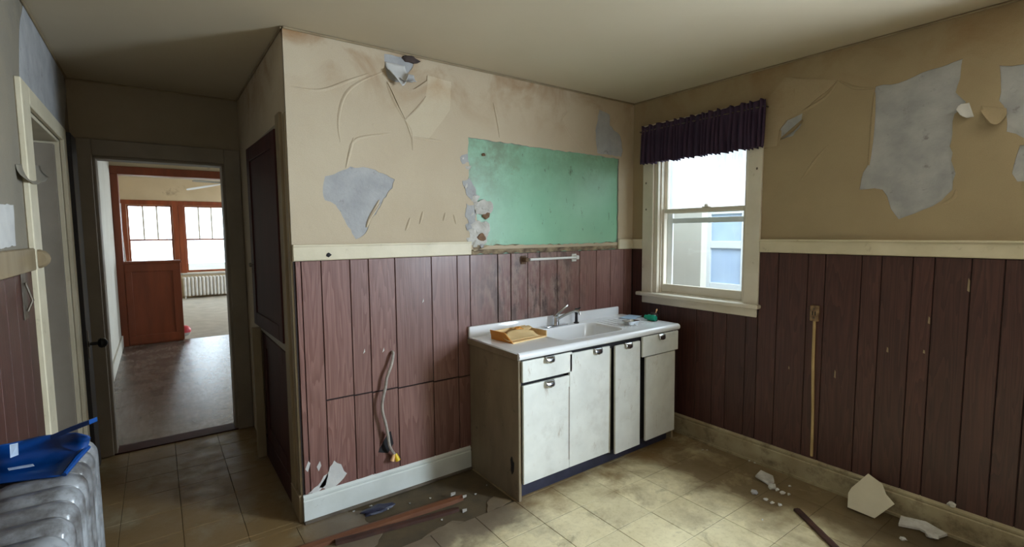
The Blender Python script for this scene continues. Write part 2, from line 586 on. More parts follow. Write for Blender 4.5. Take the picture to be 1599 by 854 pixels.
def boxes(name, lst, mat, parent=None, bev=0):
    b = MB()
    for lo, hi in lst:
        b.box(lo, hi, bev)
    return b.build(name, mat, parent)


# plane frames: (a, b, c) -> world; c points out of the wall into the room
def to_back(a, b, c):
    return Vector((a, -c, b))


def to_right(a, b, c):
    return Vector((-c, a, b))


def to_left(a, b, c):
    return Vector((XL + c, a, b))


def px_back(pts):
    return [(P(u, v, 1, 0).x, P(u, v, 1, 0).z) for u, v in pts]


def px_right(pts):
    return [(P(u, v, 0, 0).y, P(u, v, 0, 0).z) for u, v in pts]


def px_left(pts):
    return [(P(u, v, 0, XL).y, P(u, v, 0, XL).z) for u, v in pts]


def jag(poly, amp=.006, step=.03, seed=1):
    rnd = random.Random(seed)
    out = []
    for (a, b) in zip(poly, poly[1:] + poly[:1]):
        a, b = Vector(a), Vector(b)
        n = max(1, int((b - a).length / step))
        nn = Vector((-(b - a).y, (b - a).x))
        if nn.length:
            nn.normalize()
        for k in range(n):
            p = a.lerp(b, k / n)
            if k:
                p = p + nn * rnd.uniform(-amp, amp)
            out.append((p.x, p.y))
    return out


def sheet(name, outer, holes, frame, c0, c1, mat, parent=None):
    """flat sheet with holes, in wall-plane coordinates, from depth c0 to c1"""
    cu = bpy.data.curves.new('tmp', 'CURVE')
    cu.dimensions = '2D'
    cu.fill_mode = 'BOTH'
    cu.extrude = abs(c1 - c0) / 2
    for poly in [outer] + holes:
        s = cu.splines.new('POLY')
        s.points.add(len(poly) - 1)
        for p, q in zip(s.points, poly):
            p.co = (q[0], q[1], 0, 1)
        s.use_cyclic_u = True
    o = bpy.data.objects.new('tmp', cu)
    COL.objects.link(o)
    dg = bpy.context.evaluated_depsgraph_get()
    me = bpy.data.meshes.new_from_object(o.evaluated_get(dg))
    bpy.data.objects.remove(o)
    bpy.data.curves.remove(cu)
    cm = (c0 + c1) / 2
    for v in me.vertices:
        v.co = frame(v.co.x, v.co.y, v.co.z + cm)
    bm = bmesh.new()
    bm.from_mesh(me)
    bmesh.ops.remove_doubles(bm, verts=bm.verts, dist=1e-5)
    bmesh.ops.recalc_face_normals(bm, faces=bm.faces)
    bm.to_mesh(me)
    bm.free()
    me.name = name
    return link(name, me, mat, parent)


def flap(name, p0, p1, d, L, theta, frame, mat, parent, c0=.003, taper=.4, seed=0, nt=10, ns=8):
    """paper curling off the wall from the hinge p0-p1 (wall coordinates) in direction d"""
    rnd = random.Random(seed)
    p0, p1, d = Vector(p0), Vector(p1), Vector(d).normalized()
    rings = []
    for i in range(ns + 1):
        s = i / ns
        base = p0.lerp(p1, s)
        l = L * (1 - taper * abs(2 * s - 1) ** 1.5) * rnd.uniform(.93, 1.05)
        th = theta * (1 + .25 * math.sin(s * 5 + seed))
        row = []
        for j in range(nt + 1):
            t = j / nt
            ph = th * t
            R = l / th
            q = base + d * (R * math.sin(ph))
            row.append(frame(q.x, q.y, c0 + R * (1 - math.cos(ph))))
        rings.append(row)
    return MB().loft(rings, closed=False).build(name, mat, parent, smooth='all', solid=.0015)


def crease(name, pts, frame, mat, parent, wd=.014, ht=.0065):
    """raised fold line in the paper"""
    rings = []
    n = len(pts)
    for i, p in enumerate(pts):
        p = Vector(p)
        t = Vector(pts[min(i + 1, n - 1)]) - Vector(pts[max(i - 1, 0)])
        t.normalize()
        s = Vector((-t.y, t.x))
        k = math.sin(math.pi * (i + .5) / n) * .7 + .3
        rings.append([frame(*(p - s * wd * k), -.0005), frame(*(p - s * wd * .25 * k), ht * k), frame(*(p + s * wd * .1 * k), ht * .9 * k), frame(*(p + s * wd * .45 * k), -.0005)])
    return MB().loft(rings, closed=False).build(name, mat, parent, smooth='all')


def smoothline(pts, n=6):
    out = []
    for i in range(len(pts) - 1):
        p0, p1, p2, p3 = [Vector(pts[max(0, min(len(pts) - 1, i + k))]) for k in (-1, 0, 1, 2)]
        for j in range(n):
            t = j / n
            out.append(.5 * ((2 * p1) + (p2 - p0) * t + (2 * p0 - 5 * p1 + 4 * p2 - p3) * t * t + (3 * p1 - p0 - 3 * p2 + p3) * t ** 3))
    out.append(Vector(pts[-1]))
    return out


# ================================================================== KITCHEN SHELL
RT, RB = 1.502, 1.421      # chair rail top / bottom
floor = struct(boxes('floor', [((-3.8, -4.3, -.12), (.15, D + .07, -.006)), ((-3.8, -.2, -.12), (-3.65, 1.2, -.006))], 'subfloor'))
ceiling = struct(boxes('ceiling', [((-4.9, -4.35, H), (.15, D + .14, H + .1))], 'ceiling'))

# back wall: rough base coat, plaster coat with the opened-up green field, wallpaper on top
wall_back = struct(boxes('wall_back', [((-W + .004, .016, 0), (.15, .14, H))], 'plaster'))
z5 = lambda L: [(690 + x / 2.44, 130 + y / 2.44) for x, y in L]
z3 = lambda L: [(360 + x / 2.135, 20 + y / 2.135) for x, y in L]
z8 = lambda L: [(1150 + x / 2.372, 60 + y / 2.372) for x, y in L]
green_poly = px_back(z5([(100, 205), (350, 243), (590, 275), (675, 288), (672, 440), (671, 606), (400, 615), (180, 618), (120, 640), (108, 600), (135, 560), (128, 500), (112, 440), (92, 385), (100, 350), (99, 270)]))
green_j = jag(green_poly, .004, .03, 3)
strip_poly = px_back(z5([(108, 612), (300, 612), (500, 608), (672, 602), (672, 640), (500, 648), (300, 655), (108, 660)]))
b1 = jag(px_back(z3([(315, 545), (360, 530), (400, 512), (470, 520), (520, 540), (548, 555), (540, 585), (510, 620), (490, 660), (465, 700), (450, 735), (418, 755), (405, 735), (380, 690), (350, 640), (315, 625), (308, 580)])), .006, .02, 4)
b2 = jag(px_back(z5([(600, 100), (640, 120), (640, 160), (680, 200), (690, 255), (684, 281), (640, 274), (592, 266), (588, 230), (585, 180)])), .005, .025, 5)
b3 = jag(px_back([(600, 84), (628, 89), (648, 93), (643, 108), (634, 118), (630, 130), (618, 128), (606, 122), (601, 104)]), .004, .02, 6)
b3 = [(x, min(z, H - .012)) for x, z in b3]
railgap = [(-1.575, RB - .01), (-.183, RB - .01), (-.183, 1.49), (-1.575, 1.485)]
upper = [(-W, RB - .01), (-1.576, RB - .01), (-1.576, 1.452), (-.182, 1.452), (-.182, RB - .01), (0, RB - .01), (0, H), (-W, H)]
sheet('plaster_coat', upper, [green_j], to_back, -.016, -.003, 'plaster', wall_back)
sheet('wallpaper', upper, [[(x + .006 if x < -1.4 and z < 2.0 else x, z) for x, z in green_j], b1, b2, b3], to_back, -.003, 0, 'paper', wall_back)
gx = [p[0] for p in green_poly]
sheet('green_paint_field', [(min(gx) - .03, 1.40), (max(gx) + .02, 1.40), (max(gx) + .02, 2.19), (min(gx) - .03, 2.19)], [], to_back, -.0165, -.0125, 'green', wall_back)['label'] = 'patch of old glossy green wall paint'
sheet('bare_plaster_strip', jag([(-1.575, RB), (-.183, RB), (-.183, 1.478), (-.6, 1.468), (-1.1, 1.474), (-1.575, 1.482)], .008, .04, 8), [], to_back, -.012, -.002, 'rough_strip', wall_back)['label'] = 'rough glue-stained strip where the chair rail is missing'
# broken plaster along the left edge of the green field
rnd = random.Random(11)
for (u, v, s) in [(730, 262, .022), (722, 247, .012), (728, 288, .028), (733, 297, .024), (738, 312, .035), (745, 318, .04), (755, 322, .032), (764, 326, .024), (736, 335, .03), (731, 352, .03), (738, 362, .034), (748, 357, .045), (760, 352, .026), (733, 374, .028), (740, 381, .03), (752, 383, .024)]:
    p = P(u, v, 1, 0)
    MB().lump((p.x, .006, p.z), (s * rnd.uniform(.9, 1.5), .012, s * rnd.uniform(.8, 1.2)), rnd.random() * 9, .95, 1).build('plaster_chunk', 'plaster_white' if rnd.random() < .7 else 'plaster', wall_back)
for poly in ([(740, 318), (752, 312), (766, 314), (770, 324), (766, 333), (752, 335), (741, 332)], [(733, 348), (748, 344), (763, 348), (765, 360), (760, 378), (748, 383), (734, 381)], [(722, 282), (732, 278), (741, 292), (744, 306), (736, 312), (727, 300)], [(718, 246), (730, 240), (733, 254), (722, 256)], [(728, 318), (740, 320), (742, 346), (732, 350), (726, 334)]):
    sheet('torn_plaster_edge', jag(px_back(poly), .009, .016, int(poly[0][0] * 3)), [], to_back, -.012, .0005 + (poly[0][0] % 3) * .0012, 'plaster_white' if poly[0][0] > 729 else 'plaster', wall_back)
for (u, v, s) in [(752, 370, .045), (760, 336, .03), (756, 241, .012)]:
    p = P(u, v, 1, 0)
    MB().lump((p.x, .008, p.z), (s, .016, s * .8), u, .6).build('exposed_brown_coat', 'plaster_brown', wall_back)
# paper layers, creases and curls on the back wall
sheet('wallpaper_layer', jag(px_back([(633, 188), (664, 152), (667, 118), (704, 128), (702, 172), (690, 190), (668, 218), (642, 214)]), .002, .05, 9), [], to_back, 0, .004, 'paper_light', wall_back)
sheet('wallpaper_layer', jag(px_back([(604, 128), (618, 132), (646, 140), (668, 125), (664, 150), (632, 186)]), .002, .05, 10), [], to_back, 0, .007, 'paper', wall_back)
for pts in ([(600, 112), (560, 130), (538, 152), (529, 190), (532, 222)], [(604, 129), (615, 155), (632, 187)], [(632, 187), (650, 170), (665, 152)], [(632, 187), (643, 205), (645, 235)], [(455, 135), (500, 140), (545, 125), (575, 115)], [(640, 212), (668, 217), (690, 220)], [(545, 230), (560, 215), (610, 208)], [(540, 262), (546, 235), (552, 215)], [(692, 345), (695, 332)], [(712, 350), (708, 335)], [(655, 350), (660, 330)], [(633, 360), (640, 340)], [(876, 190), (879, 180), (886, 174)], [(880, 195), (897, 220), (915, 238)], [(780, 215), (776, 190), (770, 160)], [(572, 355), (577, 340), (592, 312)]):
    crease('wallpaper_crease', [tuple(q) for q in smoothline(px_back(pts), 5)], to_back, 'paper', wall_back)
a, b_ = px_back([(601, 96), (632, 103)])
flap('wallpaper_flap', a, b_, (.12, -1), .15, 1.1, to_back, 'paper_back', wall_back, .001, .5, 2)
a, b_ = px_back([(621, 112), (646, 118)])
o = flap('wallpaper_flap', a, b_, (.05, -1), .115, 1.5, to_back, 'plaster', wall_back, .004, .5, 5)
o['label'] = 'grey torn paper curl hanging under the ceiling'
a, b_ = px_back([(594, 318), (574, 352)])
flap('wallpaper_flap', a, b_, (-1, -.2), .018, .9, to_back, 'paper', wall_back, 0, .8, 6)
MB().lump((P(640, 92, 1, 0).x, -.002, 2.57), (.05, .012, .02), 3, .6).build('torn_corner_shadow_gap', 'tear_shadow', wall_back)  # dark lump put in as the shadow inside the torn corner

# right wall with the window opening and (behind the photographer) a second window
WY0, WY1, WZ0, WZ1 = -.98, -.217, 1.06, 2.30
V0, V1, VZ0, VZ1 = -3.9, -2.68, .95, 2.25
wall_right = struct(boxes('wall_right', [((.004, -4.3, 0), (.15, V0, H)), ((.004, V0, 0), (.15, V1, VZ0)), ((.004, V0, VZ1), (.15, V1, H)), ((.004, V1, 0), (.15, WY0, H)),
                                        ((.004, WY0, 0), (.15, WY1, WZ0)), ((.004, WY0, WZ1), (.15, WY1, H)), ((.004, WY1, 0), (.15, .016, H))], 'plaster'))
r1 = jag(px_right(z8([(515, 178), (600, 165), (720, 115), (838, 75), (812, 200), (850, 235), (808, 280), (800, 330), (790, 400), (812, 500), (800, 560), (760, 600), (690, 635), (600, 670), (585, 650), (565, 610), (540, 560), (510, 555), (455, 560), (462, 520), (490, 450), (500, 300), (508, 220)])), .006, .03, 21)
r2 = jag(px_right(z8([(975, 100), (1065, 95), (1150, 95), (1150, 390), (1065, 370), (1000, 345), (1000, 290), (990, 250), (972, 230), (978, 140)])), .006, .03, 22)
r3 = jag(px_right(z8([(1050, 395), (1110, 395), (1110, 530), (1040, 530), (1020, 500), (1035, 440)])), .006, .03, 23)
r4 = jag(px_right(z8([(245, 275), (240, 320), (210, 360), (160, 375), (160, 340), (190, 300)])), .003, .02, 24)
upR = [(-2.66, RB - .01), (WY0 - .02, RB - .01), (WY0 - .02, WZ1 + .02), (WY1 + .02, WZ1 + .02), (WY1 + .02, RB - .01), (0, RB - .01), (0, H), (-2.66, H)]
sheet('wallpaper', upR, [r1, r2, r3, r4], to_right, -.004, 0, 'paper_right', wall_right)
sheet('wallpaper', [(-4.2, 0), (V0, 0), (V0, H), (-4.2, H)], [], to_right, -.004, 0, 'paper_right', wall_right)
sheet('wallpaper_layer', jag(px_right(z8([(180, 145), (375, 155), (330, 200), (245, 268), (185, 305), (160, 340), (150, 400), (104, 405), (110, 300), (120, 220)])), .003, .04, 25), [], to_right, 0, .006, 'paper_right_light', wall_right)
for pts in ([(375, 155), (330, 215), (245, 268), (190, 300)], [(340, 395), (290, 450), (235, 530)], [(380, 158), (440, 185), (515, 186)], [(205, 150), (215, 200), (210, 240)], [(150, 400), (160, 370), (165, 340)], [(812, 560), (800, 590), (760, 612)], [(510, 200), (500, 330), (488, 470)], [(100, 410), (140, 402), (160, 400)]):
    crease('wallpaper_crease', [tuple(q) for q in smoothline(px_right(z8(pts)), 5)], to_right, 'paper_right', wall_right)
a, b_ = px_right(z8([(862, 238), (880, 290)]))
flap('wallpaper_flap', b_, a, (1, -.1), .075, 1.3, to_right, 'paper_back', wall_right, .001, .6, 12)
a, b_ = px_right(z8([(905, 250), (1000, 258)]))
o = flap('wallpaper_flap', a, b_, (-.15, -1), .11, .9, to_right, 'paper_right', wall_right, .001, .7, 13)
a, b_ = px_right(z8([(160, 372), (243, 300)]))
flap('wallpaper_flap', a, b_, (-.7, -.6), .035, 1.2, to_right, 'paper_right', wall_right, 0, .5, 14)

# left wall (opening to a side passage), hall wall with doorway, cupboard return wall, rear wall
OY0, OY1, OZ = .215, 1.18, 2.12
wall_left = struct(boxes('wall_left', [((XL - .12, -4.3, 0), (XL, OY0, H)), ((XL - .12, OY0, OZ), (XL, OY1, H)), ((XL - .12, OY1, 0), (XL, D + .1, H))], 'paper_grey'))
DX0, DX1, DZ = -3.545, -2.765, 2.105
M['paper_hall'] = simple('darker_hall_wallpaper', rgb(150, 136, 114), rgb(164, 149, 126), 2, .75, .3, 20)  # evenly darker beige than the kitchen paper
wall_hall = struct(boxes('wall_hall', [((XL, D, 0), (DX0, D + .14, H)), ((DX0, D, DZ), (DX1, D + .14, H)), ((DX1, D, 0), (-W + .1, D + .14, H))], 'paper_hall'))
CY0, CY1 = .20, 1.05       # cupboard opening in the return wall
wall_cupboard = struct(boxes('wall_cupboard', [((-W + .004, .018, 0), (-W + .09, CY0, H)), ((-W, CY0, 2.13), (-W + .09, CY1, H)), ((-W, CY1, 0), (-W + .09, D, H)), ((-W, .002, 0), (-W + .005, .1, H)), ((-W, .1, 2.13), (-W + .004, CY0, H)), ((-W + .6, .14, 0), (-W + .64, D, H)), ((-W + .09, .14, 2.2), (-W + .6, D, 2.24))], 'paper'))
wall_rear = struct(boxes('wall_rear', [((-3.8, -4.45, 0), (.15, -4.3, H))], 'rear_wall'))
side_passage = struct(boxes('wall_passage', [((-4.9, OY0 - .12, 0), (XL - .12, OY0 - .02, H)), ((-4.9, 1.75, 0), (XL - .12, 1.82, H)), ((-5.0, OY0 - .12, 0), (-4.9, 1.82, H)), ((-5, OY0 - .12, -.1), (XL, 1.82, -.004))], 'taupe'))
# grey bare patch over the passage opening, torn paper beside it
sheet('bare_plaster_patch', jag(px_left([(36, 0), (64, 55), (97, 112), (103, 140), (100, 205), (82, 196), (45, 150), (30, 120), (30, 40)]), .006, .05, 31), [], to_left, 0, .002, 'plaster', wall_left)
sheet('wallpaper', jag([(-2.97, 1.5), (-.05, 1.5), (.05, 1.9), (.05, H - .01), (-2.97, H - .01)], .004, .05, 32), [], to_left, 0, .002, 'paper_grey', wall_left)
sheet('torn_paper_patch', jag(px_left([(-40, 318), (18, 320), (22, 384), (-40, 392)]), .004, .03, 33), [], to_left, .002, .005, 'paper_back', wall_left)
a, b_ = px_left([(22, 256), (60, 258)])
flap('wallpaper_flap', a, b_, (-.1, -1), .085, .8, to_left, 'paper_grey', wall_left, .004, .2, 34)

# ceiling edge beads (dark shrunken joints)
for i, (lo, hi) in enumerate([((-W, -.012, H - .012), (0, 0, H)), ((-.012, -2.66, H - .012), (0, 0, H)), ((XL, -4.2, H - .012), (XL + .012, D, H)), ((XL, D - .012, H - .012), (-W, D, H)), ((-W - .012, 0, H - .012), (-W, D, H))]):
    struct(boxes('trim_%d' % (i + 1), [(lo, hi)], 'tan_trim', None, .004))

# ------------------------------------------------------------------ floor tiles (each its own piece)
def tile_mesh(sx, sy):
    b = MB()
    b.box((-sx / 2, -sy / 2, -.003), (sx / 2, sy / 2, 0), .0012)
    bmesh.ops.recalc_face_normals(b.bm, faces=b.bm.faces)
    me = bpy.data.meshes.new('floor_tile')
    b.bm.to_mesh(me)
    b.bm.free()
    me.materials.append(M['tile'])
    return me


boxes('seam_dirt', [((-3.64, -4.28, -.0058), (-.01, D + .05, -.004))], 'seam', floor)
TS = .272
full = tile_mesh(TS - .0022, TS - .0022)
cache = {}
bare = [(-2.52, -.03), (-1.62, -.03), (-1.62, -.52), (-1.80, -.56), (-2.0, -.62), (-2.3, -.58), (-2.5, -.30)]


def inside(p, poly):
    c = False
    for (x0, y0), (x1, y1) in zip(poly, poly[1:] + poly[:1]):
        if (y0 > p[1]) != (y1 > p[1]) and p[0] < (x1 - x0) * (p[1] - y0) / (y1 - y0) + x0:
            c = not c
    return c


def put_tile(x0, x1, y0, y1):
    sx, sy = x1 - x0, y1 - y0
    if sx < .02 or sy < .02:
        return
    if abs(sx - TS) < 1e-4 and abs(sy - TS) < 1e-4:
        me = full
    else:
        k = (round(sx, 3), round(sy, 3))
        me = cache.get(k)
        if me is None:
            me = cache[k] = tile_mesh(sx - .0022, sy - .0022)
    o = bpy.data.objects.new('floor_tile', me)
    o.location = ((x0 + x1) / 2, (y0 + y1) / 2, random.uniform(-.0006, .0004))
    o.rotation_euler = (random.uniform(-.002, .002), random.uniform(-.002, .002), 0)
    COL.objects.link(o)
    o.parent = floor


ys = [-.79 + k * TS for k in range(-7, 4)]
xs = [-.795 + k * TS for k in range(-11, 4)]
for i in range(len(xs) - 1):
    for j in range(len(ys) - 1):
        x0, x1 = max(xs[i], XL), min(xs[i + 1], -.02)
        y0, y1 = ys[j], min(ys[j + 1], -.02)
        if y1 <= y0 or x1 <= x0:
            continue
        if y0 > -.6 and x0 > -2.45 and x1 < -1.55:
            continue            # bare subfloor along the back wall
        put_tile(x0, x1, y0, y1)
# tiles of the alcove in front of the doorway
ax_ = [XL, -3.463, -3.19, -2.917, -W + .0]
ay_ = [-.246, .03, .30, .578, .855, 1.13, 1.405, D - .005]
for i in range(len(ax_) - 1):
    for j in range(len(ay_) - 1):
        put_tile(ax_[i], ax_[i + 1], ay_[j] if j else -.02, ay_[j + 1])

# ------------------------------------------------------------------ wainscot planks
boxes('groove_backing', [((-W + .002, -.0008, .02), (-.001, .016, RB - .002))], 'groove', wall_back)


def plank_back(x0, x1, z0, z1, gap=.0022):
    MB().box((x0 + gap, -.008, z0), (x1 - gap, -.0005, z1), .0018).build('plank', 'plank', wall_back)


edges = [-W + .01, -2.616, -2.515, -2.361, -2.256, -2.098, -1.862, -1.681, -1.586, -1.37, -1.258, -1.113, -1.003, -.838, -.611, -.431, -.27, -.11, -.012]
for x0, x1 in zip(edges, edges[1:]):
    cut = x0 > -2.53 and x1 < -1.55
    g = .005 if abs(x1 + 1.258) < .001 else .0022
    if cut:
        zc = .652 + (.627 - .652) * ((x0 + x1) / 2 + 2.511) / .913
        plank_back(x0, x1, .13, zc - .004)
        plank_back(x0, x1, zc + .004, RB - .003)
    else:
        plank_back(x0, x1, .13, RB - .003, g)
boxes('groove_backing', [((-.001, -2.66, .02), (.006, WY0 - .09, RB - .002)), ((-.001, WY0 - .09, .02), (.006, WY1 + .1, 1.0)), ((-.001, WY1 + .1, .02), (.006, -.001, RB - .002))], 'groove', wall_right)
ye = [-.012, -.114, -.30, -.46, -.621, -.756, -.859, -.997, -1.078, -1.2, -1.376, -1.472, -1.657, -1.751, -1.888, -1.977, -2.118, -2.235, -2.33, -2.48, -2.65]
for y1, y0 in zip(ye, ye[1:]):
    zt = .985 if (-1.08 < y0 < -.12 and y1 > -1.0 and y1 < -.1) else RB - .003
    MB().box((-.008, y0 + .0022, .13), (-.0005, y1 - .0022, zt), .0018).build('plank', 'plank_shaded', wall_right)
# left wall wainscot
yl = [.03 - .15 * k for k in range(21)]
for y1, y0 in zip(yl, yl[1:]):
    MB().box((XL + .0005, y0 + .002, .1), (XL + .008, y1 - .002, RB - .003), .0018).build('plank', 'plank_shaded', wall_left)

# chair rails
def rail(name, lo, hi, mat, axis):
    b = MB()
    b.box(lo, hi, .004)
    return struct(b.build(name, mat))


r_ = rail('trim_6', (-W, -.018, RB), (-1.577, 0, RT), 'cream', 0)
boxes('rail_cap', [((-W, -.026, RT - .008), (-1.577, 0, RT + .004))], 'cream', r_, .003)
p = P(513, 398, 1, -.018)
MB().lump((p.x, -.019, p.z), (.014, .003, .011), 4, .5).build('chipped_hole', 'dark', r_)
r_ = rail('trim_7', (-.182, -.018, RB), (0, 0, RT), 'cream', 0)
r_ = rail('trim_8', (-.018, -2.66, RB), (0, WY0 - .097, RT), 'cream', 1)
boxes('rail_cap', [((-.027, -2.66, RT - .008), (0, WY0 - .097, RT + .004))], 'cream', r_, .003)
rail('trim_9', (-.018, -.114, RB), (0, -.018, RT), 'cream', 1)
r_ = rail('trim_10', (XL, -2.97, RB), (XL + .02, .1, RT + .01), 'tan_trim', 1)
b = MB().lathe([(.0, -.012), (.03, -.012), (.04, 0), (.04, .02), (.03, .03), (0, .032)], (XL + .02, .09, RB + .045), 'y', 14)
b.build('broken_rail_end', 'tan_trim', r_, True)

# baseboards
def baseboard(name, prof, a, b_, frame, mat):
    """profile (depth, height) swept from a to b along the wall"""
    rings = [[frame(t, z, c) for c, z in prof] for t in (a, b_)]
    return struct(MB().loft(rings, True, True, True).build(name, mat))


PROF = [(-.002, 0), (.022, 0), (.022, .118), (.016, .124), (.019, .130), (.019, .14), (.010, .152), (-.002, .152)]
bb = baseboard('baseboard_back', PROF, -W, -1.605, to_back, 'base_white')
MB().prism([(-W, -.022, 0), (-1.605, -.022, 0), (-1.605, -.036, 0), (-W, -.036, 0)], (0, 0, .012)).build('shoe_moulding', 'subfloor', bb)
bb = baseboard('baseboard_right', PROF, -2.7, -.02, to_right, 'base_dirty')
MB().prism([(-.022, -2.7, 0), (-.022, -.6, 0), (-.034, -.6, 0), (-.034, -2.7, 0)], (0, 0, .014)).build('shoe_moulding', 'base_dirty', bb)
struct(boxes('baseboard_cupboard', [((-W - .02, .0, 0), (-W, CY0 - .005, .15))], 'tan_trim', None, .004))
struct(boxes('baseboard_rear', [((-3.6, -4.3, 0), (.0, -4.28, .15))], 'base_dirty', None, .004))

# corner strips on the return wall and the cupboard's face
struct(boxes('trim_11', [((-W - .008, .006, .15), (-W + .003, .055, H - .42)), ((-W - .016, .10, 0), (-W + .003, CY0, 2.2))], 'tan_trim', None, .003))

# door casings
def casing(name, parts, mat):
    return struct(boxes(name, parts, mat, None, .004))


casing('trim_12', [((XL + .002, D - .02, 0), (DX0, D, DZ + .11)), ((DX1, D - .02, 0), (-W - .002, D, DZ + .11)), ((DX0, D - .02, DZ), (DX1, D, DZ + .11)),
                   ((DX0 - .002, D, 0), (DX0 + .018, D + .14, DZ)), ((DX1 - .018, D, 0), (DX1 + .002, D + .14, DZ)), ((DX0, D, DZ - .018), (DX1, D + .14, DZ + .002))], 'taupe')
casing('trim_13', [((XL, .055, 0), (XL + .022, OY0, 2.2)), ((XL, OY1, 0), (XL + .022, OY1 + .10, 2.2)), ((XL, OY0, OZ), (XL + .022, OY1, 2.2)),
                   ((XL - .12, OY0 - .002, 0), (XL, OY0 + .015, OZ)), ((XL - .12, OY0, OZ - .015), (XL, OY1, OZ)), ((XL - .12, OY1 - .015, 0), (XL, OY1 + .002, OZ))], 'cream')
struct(boxes('trim_14', [((DX0, D - .01, -.004), (DX1, D + .15, .008))], 'dark_door', None, .003))

# open taupe door of the side passage, swung away into it
dr = MB()
hx, hy = XL - .02, OY1 - .03
ang = math.pi
dr.X = Matrix.Translation((hx, hy, 0)) @ Matrix.Rotation(ang, 4, 'Z')
dr.box((0, -.018, .01), (1.02, .018, 2.09), .003)
d1 = struct(dr.build('door_1', 'taupe'), 'taupe painted passage door standing open')
# narrow black door leaf folded back against the left wall beside the doorway
d2 = struct(boxes('door_2', [((XL + .004, 1.31, .012), (XL + .040, 1.56, 2.19))], 'black_door', None, .003), 'narrow black door leaf folded back beside the doorway')
kp = P(141, 537, 1, 1.36)
k = MB().lathe([(0, -.03), (.012, -.028), (.03, -.012), (.034, .004), (.026, .018), (.011, .024), (.010, .06), (.02, .064), (.02, .07), (0, .07)], (0, 0, 0), 'x', 16)
for v in k.bm.verts:
    v.co = Vector((-v.co.x, v.co.y, v.co.z))
    v.co += Vector((XL + .040 + .07, 1.36, kp.z))
k.build('door_knob', 'black', d2, True)
boxes('latch_plate', [((XL + .040, 1.34, kp.z - .09), (XL + .043, 1.40, kp.z + .09))], 'dull_metal', d2, .001)
# hasp on the left wainscot
hk = P(37, 462, 0, XL + .008)
t = thing('hasp_latch', 'small dull metal hasp on the brown wainscot at far left', 'latch', (XL + .008, hk.y, hk.z - .08))
boxes('plate', [((XL + .008, hk.y - .035, hk.z - .09), (XL + .012, hk.y + .035, hk.z + .09))], 'dull_metal', t, .001)
MB().tube([(XL + .016, hk.y, hk.z - .06), (XL + .03, hk.y + .01, hk.z - .02), (XL + .016, hk.y, hk.z + .05)], .005, 8).build('staple', 'dull_metal', t, True)

# ------------------------------------------------------------------ built-in cupboard in the return wall
t = thing('built_in_cupboard', 'dark brown two-door cupboard built into the wall beside the doorway', 'cupboard', (-W, .62, 0))
boxes('face_frame', [((-W - .01, CY1 - .02, .15), (-W + .02, CY1 + .03, 2.16)), ((-W - .01, CY0, 2.13), (-W + .02, CY1 + .03, 2.16)), ((-W - .012, CY0, .90), (-W + .02, CY1, .945))], 'taupe', t, .003)
boxes('lower_stile', [((-W - .075, CY1 - .10, .02), (-W - .02, CY1 - .06, .93))], 'tan_trim', t, .004)['label'] = 'pale worn stile of the lower opening'


def panel_door(name, y0, y1, z0, z1, swing, parent, xoff=0, mat='dark_door'):
    b = MB()
    b.X = Matrix.Translation((-W - .012 + xoff, y0, 0)) @ Matrix.Rotation(swing, 4, 'Z')
    w_ = y1 - y0
    fr = .09
    b.box((-.012, 0, z0), (.012, fr, z1), .003)
    b.box((-.012, w_ - fr, z0), (.012, w_, z1), .003)
    b.box((-.012, fr, z0), (.012, w_ - fr, z0 + fr), .003)
    b.box((-.012, fr, z1 - fr), (.012, w_ - fr, z1), .003)
    o = b.build(name, mat, parent)
    b = MB()
    b.X = Matrix.Translation((-W - .012 + xoff, y0, 0)) @ Matrix.Rotation(swing, 4, 'Z')
    b.box((-.004, fr - .005, z0 + fr - .005), (.004, w_ - fr + .005, z1 - fr + .005))
    b.build('door_panel', mat, o)
    return o


d = panel_door('upper_door', CY0 + .005, CY1 - .03, .95, 2.13, .03, t)
MB().lathe([(0, -.026), (.012, -.024), (.015, -.012), (.006, -.008), (.006, 0)], (-W - .05, .93, 1.36), 'x', 12).build('knob', 'dull_metal', d, True)
panel_door('lower_door', CY0 + .005, CY1 - .12, .16, .895, .0, t, .01)
boxes('cavity_shade_board', [((-W + .03, CY0, .02), (-W + .05, CY1, .9))], 'dark', t)  # dark board standing in for the shade inside the lower cupboard
boxes('bottom_rail', [((-W - .012, CY0, 0), (-W + .02, CY1, .15))], 'dark_door', t, .003)

# ------------------------------------------------------------------ kitchen window
win = struct(boxes('window_1', [((-.02, WY0 - .097, WZ0 - .015), (0, WY0, WZ1 + .1)), ((-.02, WY1, WZ0 - .015), (0, WY1 + .10, WZ1 + .1)), ((-.02, WY0, WZ1), (0, WY1, WZ1 + .1))], 'win_paint', None, .003))
boxes('window_jamb', [((0, WY0 - .002, WZ0), (.15, WY0 + .02, WZ1)), ((0, WY1 - .035, WZ0), (.15, WY1 + .002, WZ1)), ((0, WY0, WZ1 - .02), (.15, WY1, WZ1 + .002)), ((.02, WY0, WZ0 - .002), (.16, WY1, WZ0 + .02)),
                      ((.030, WY0 + .02, WZ0 + .02), (.040, WY0 + .032, WZ1)), ((.030, WY1 - .047, WZ0 + .02), (.040, WY1 - .035, WZ1))], 'win_paint', win)
boxes('window_stool', [((-.055, WY0 - .115, WZ0 - .015), (.03, WY1 + .135, WZ0 + .012))], 'win_paint', win, .005)
boxes('window_apron', [((-.018, WY0 - .09, .985), (-.002, WY1 + .098, WZ0 - .014))], 'win_paint', win, .004)
ya, yb = WY0 + .02, WY1 - .035


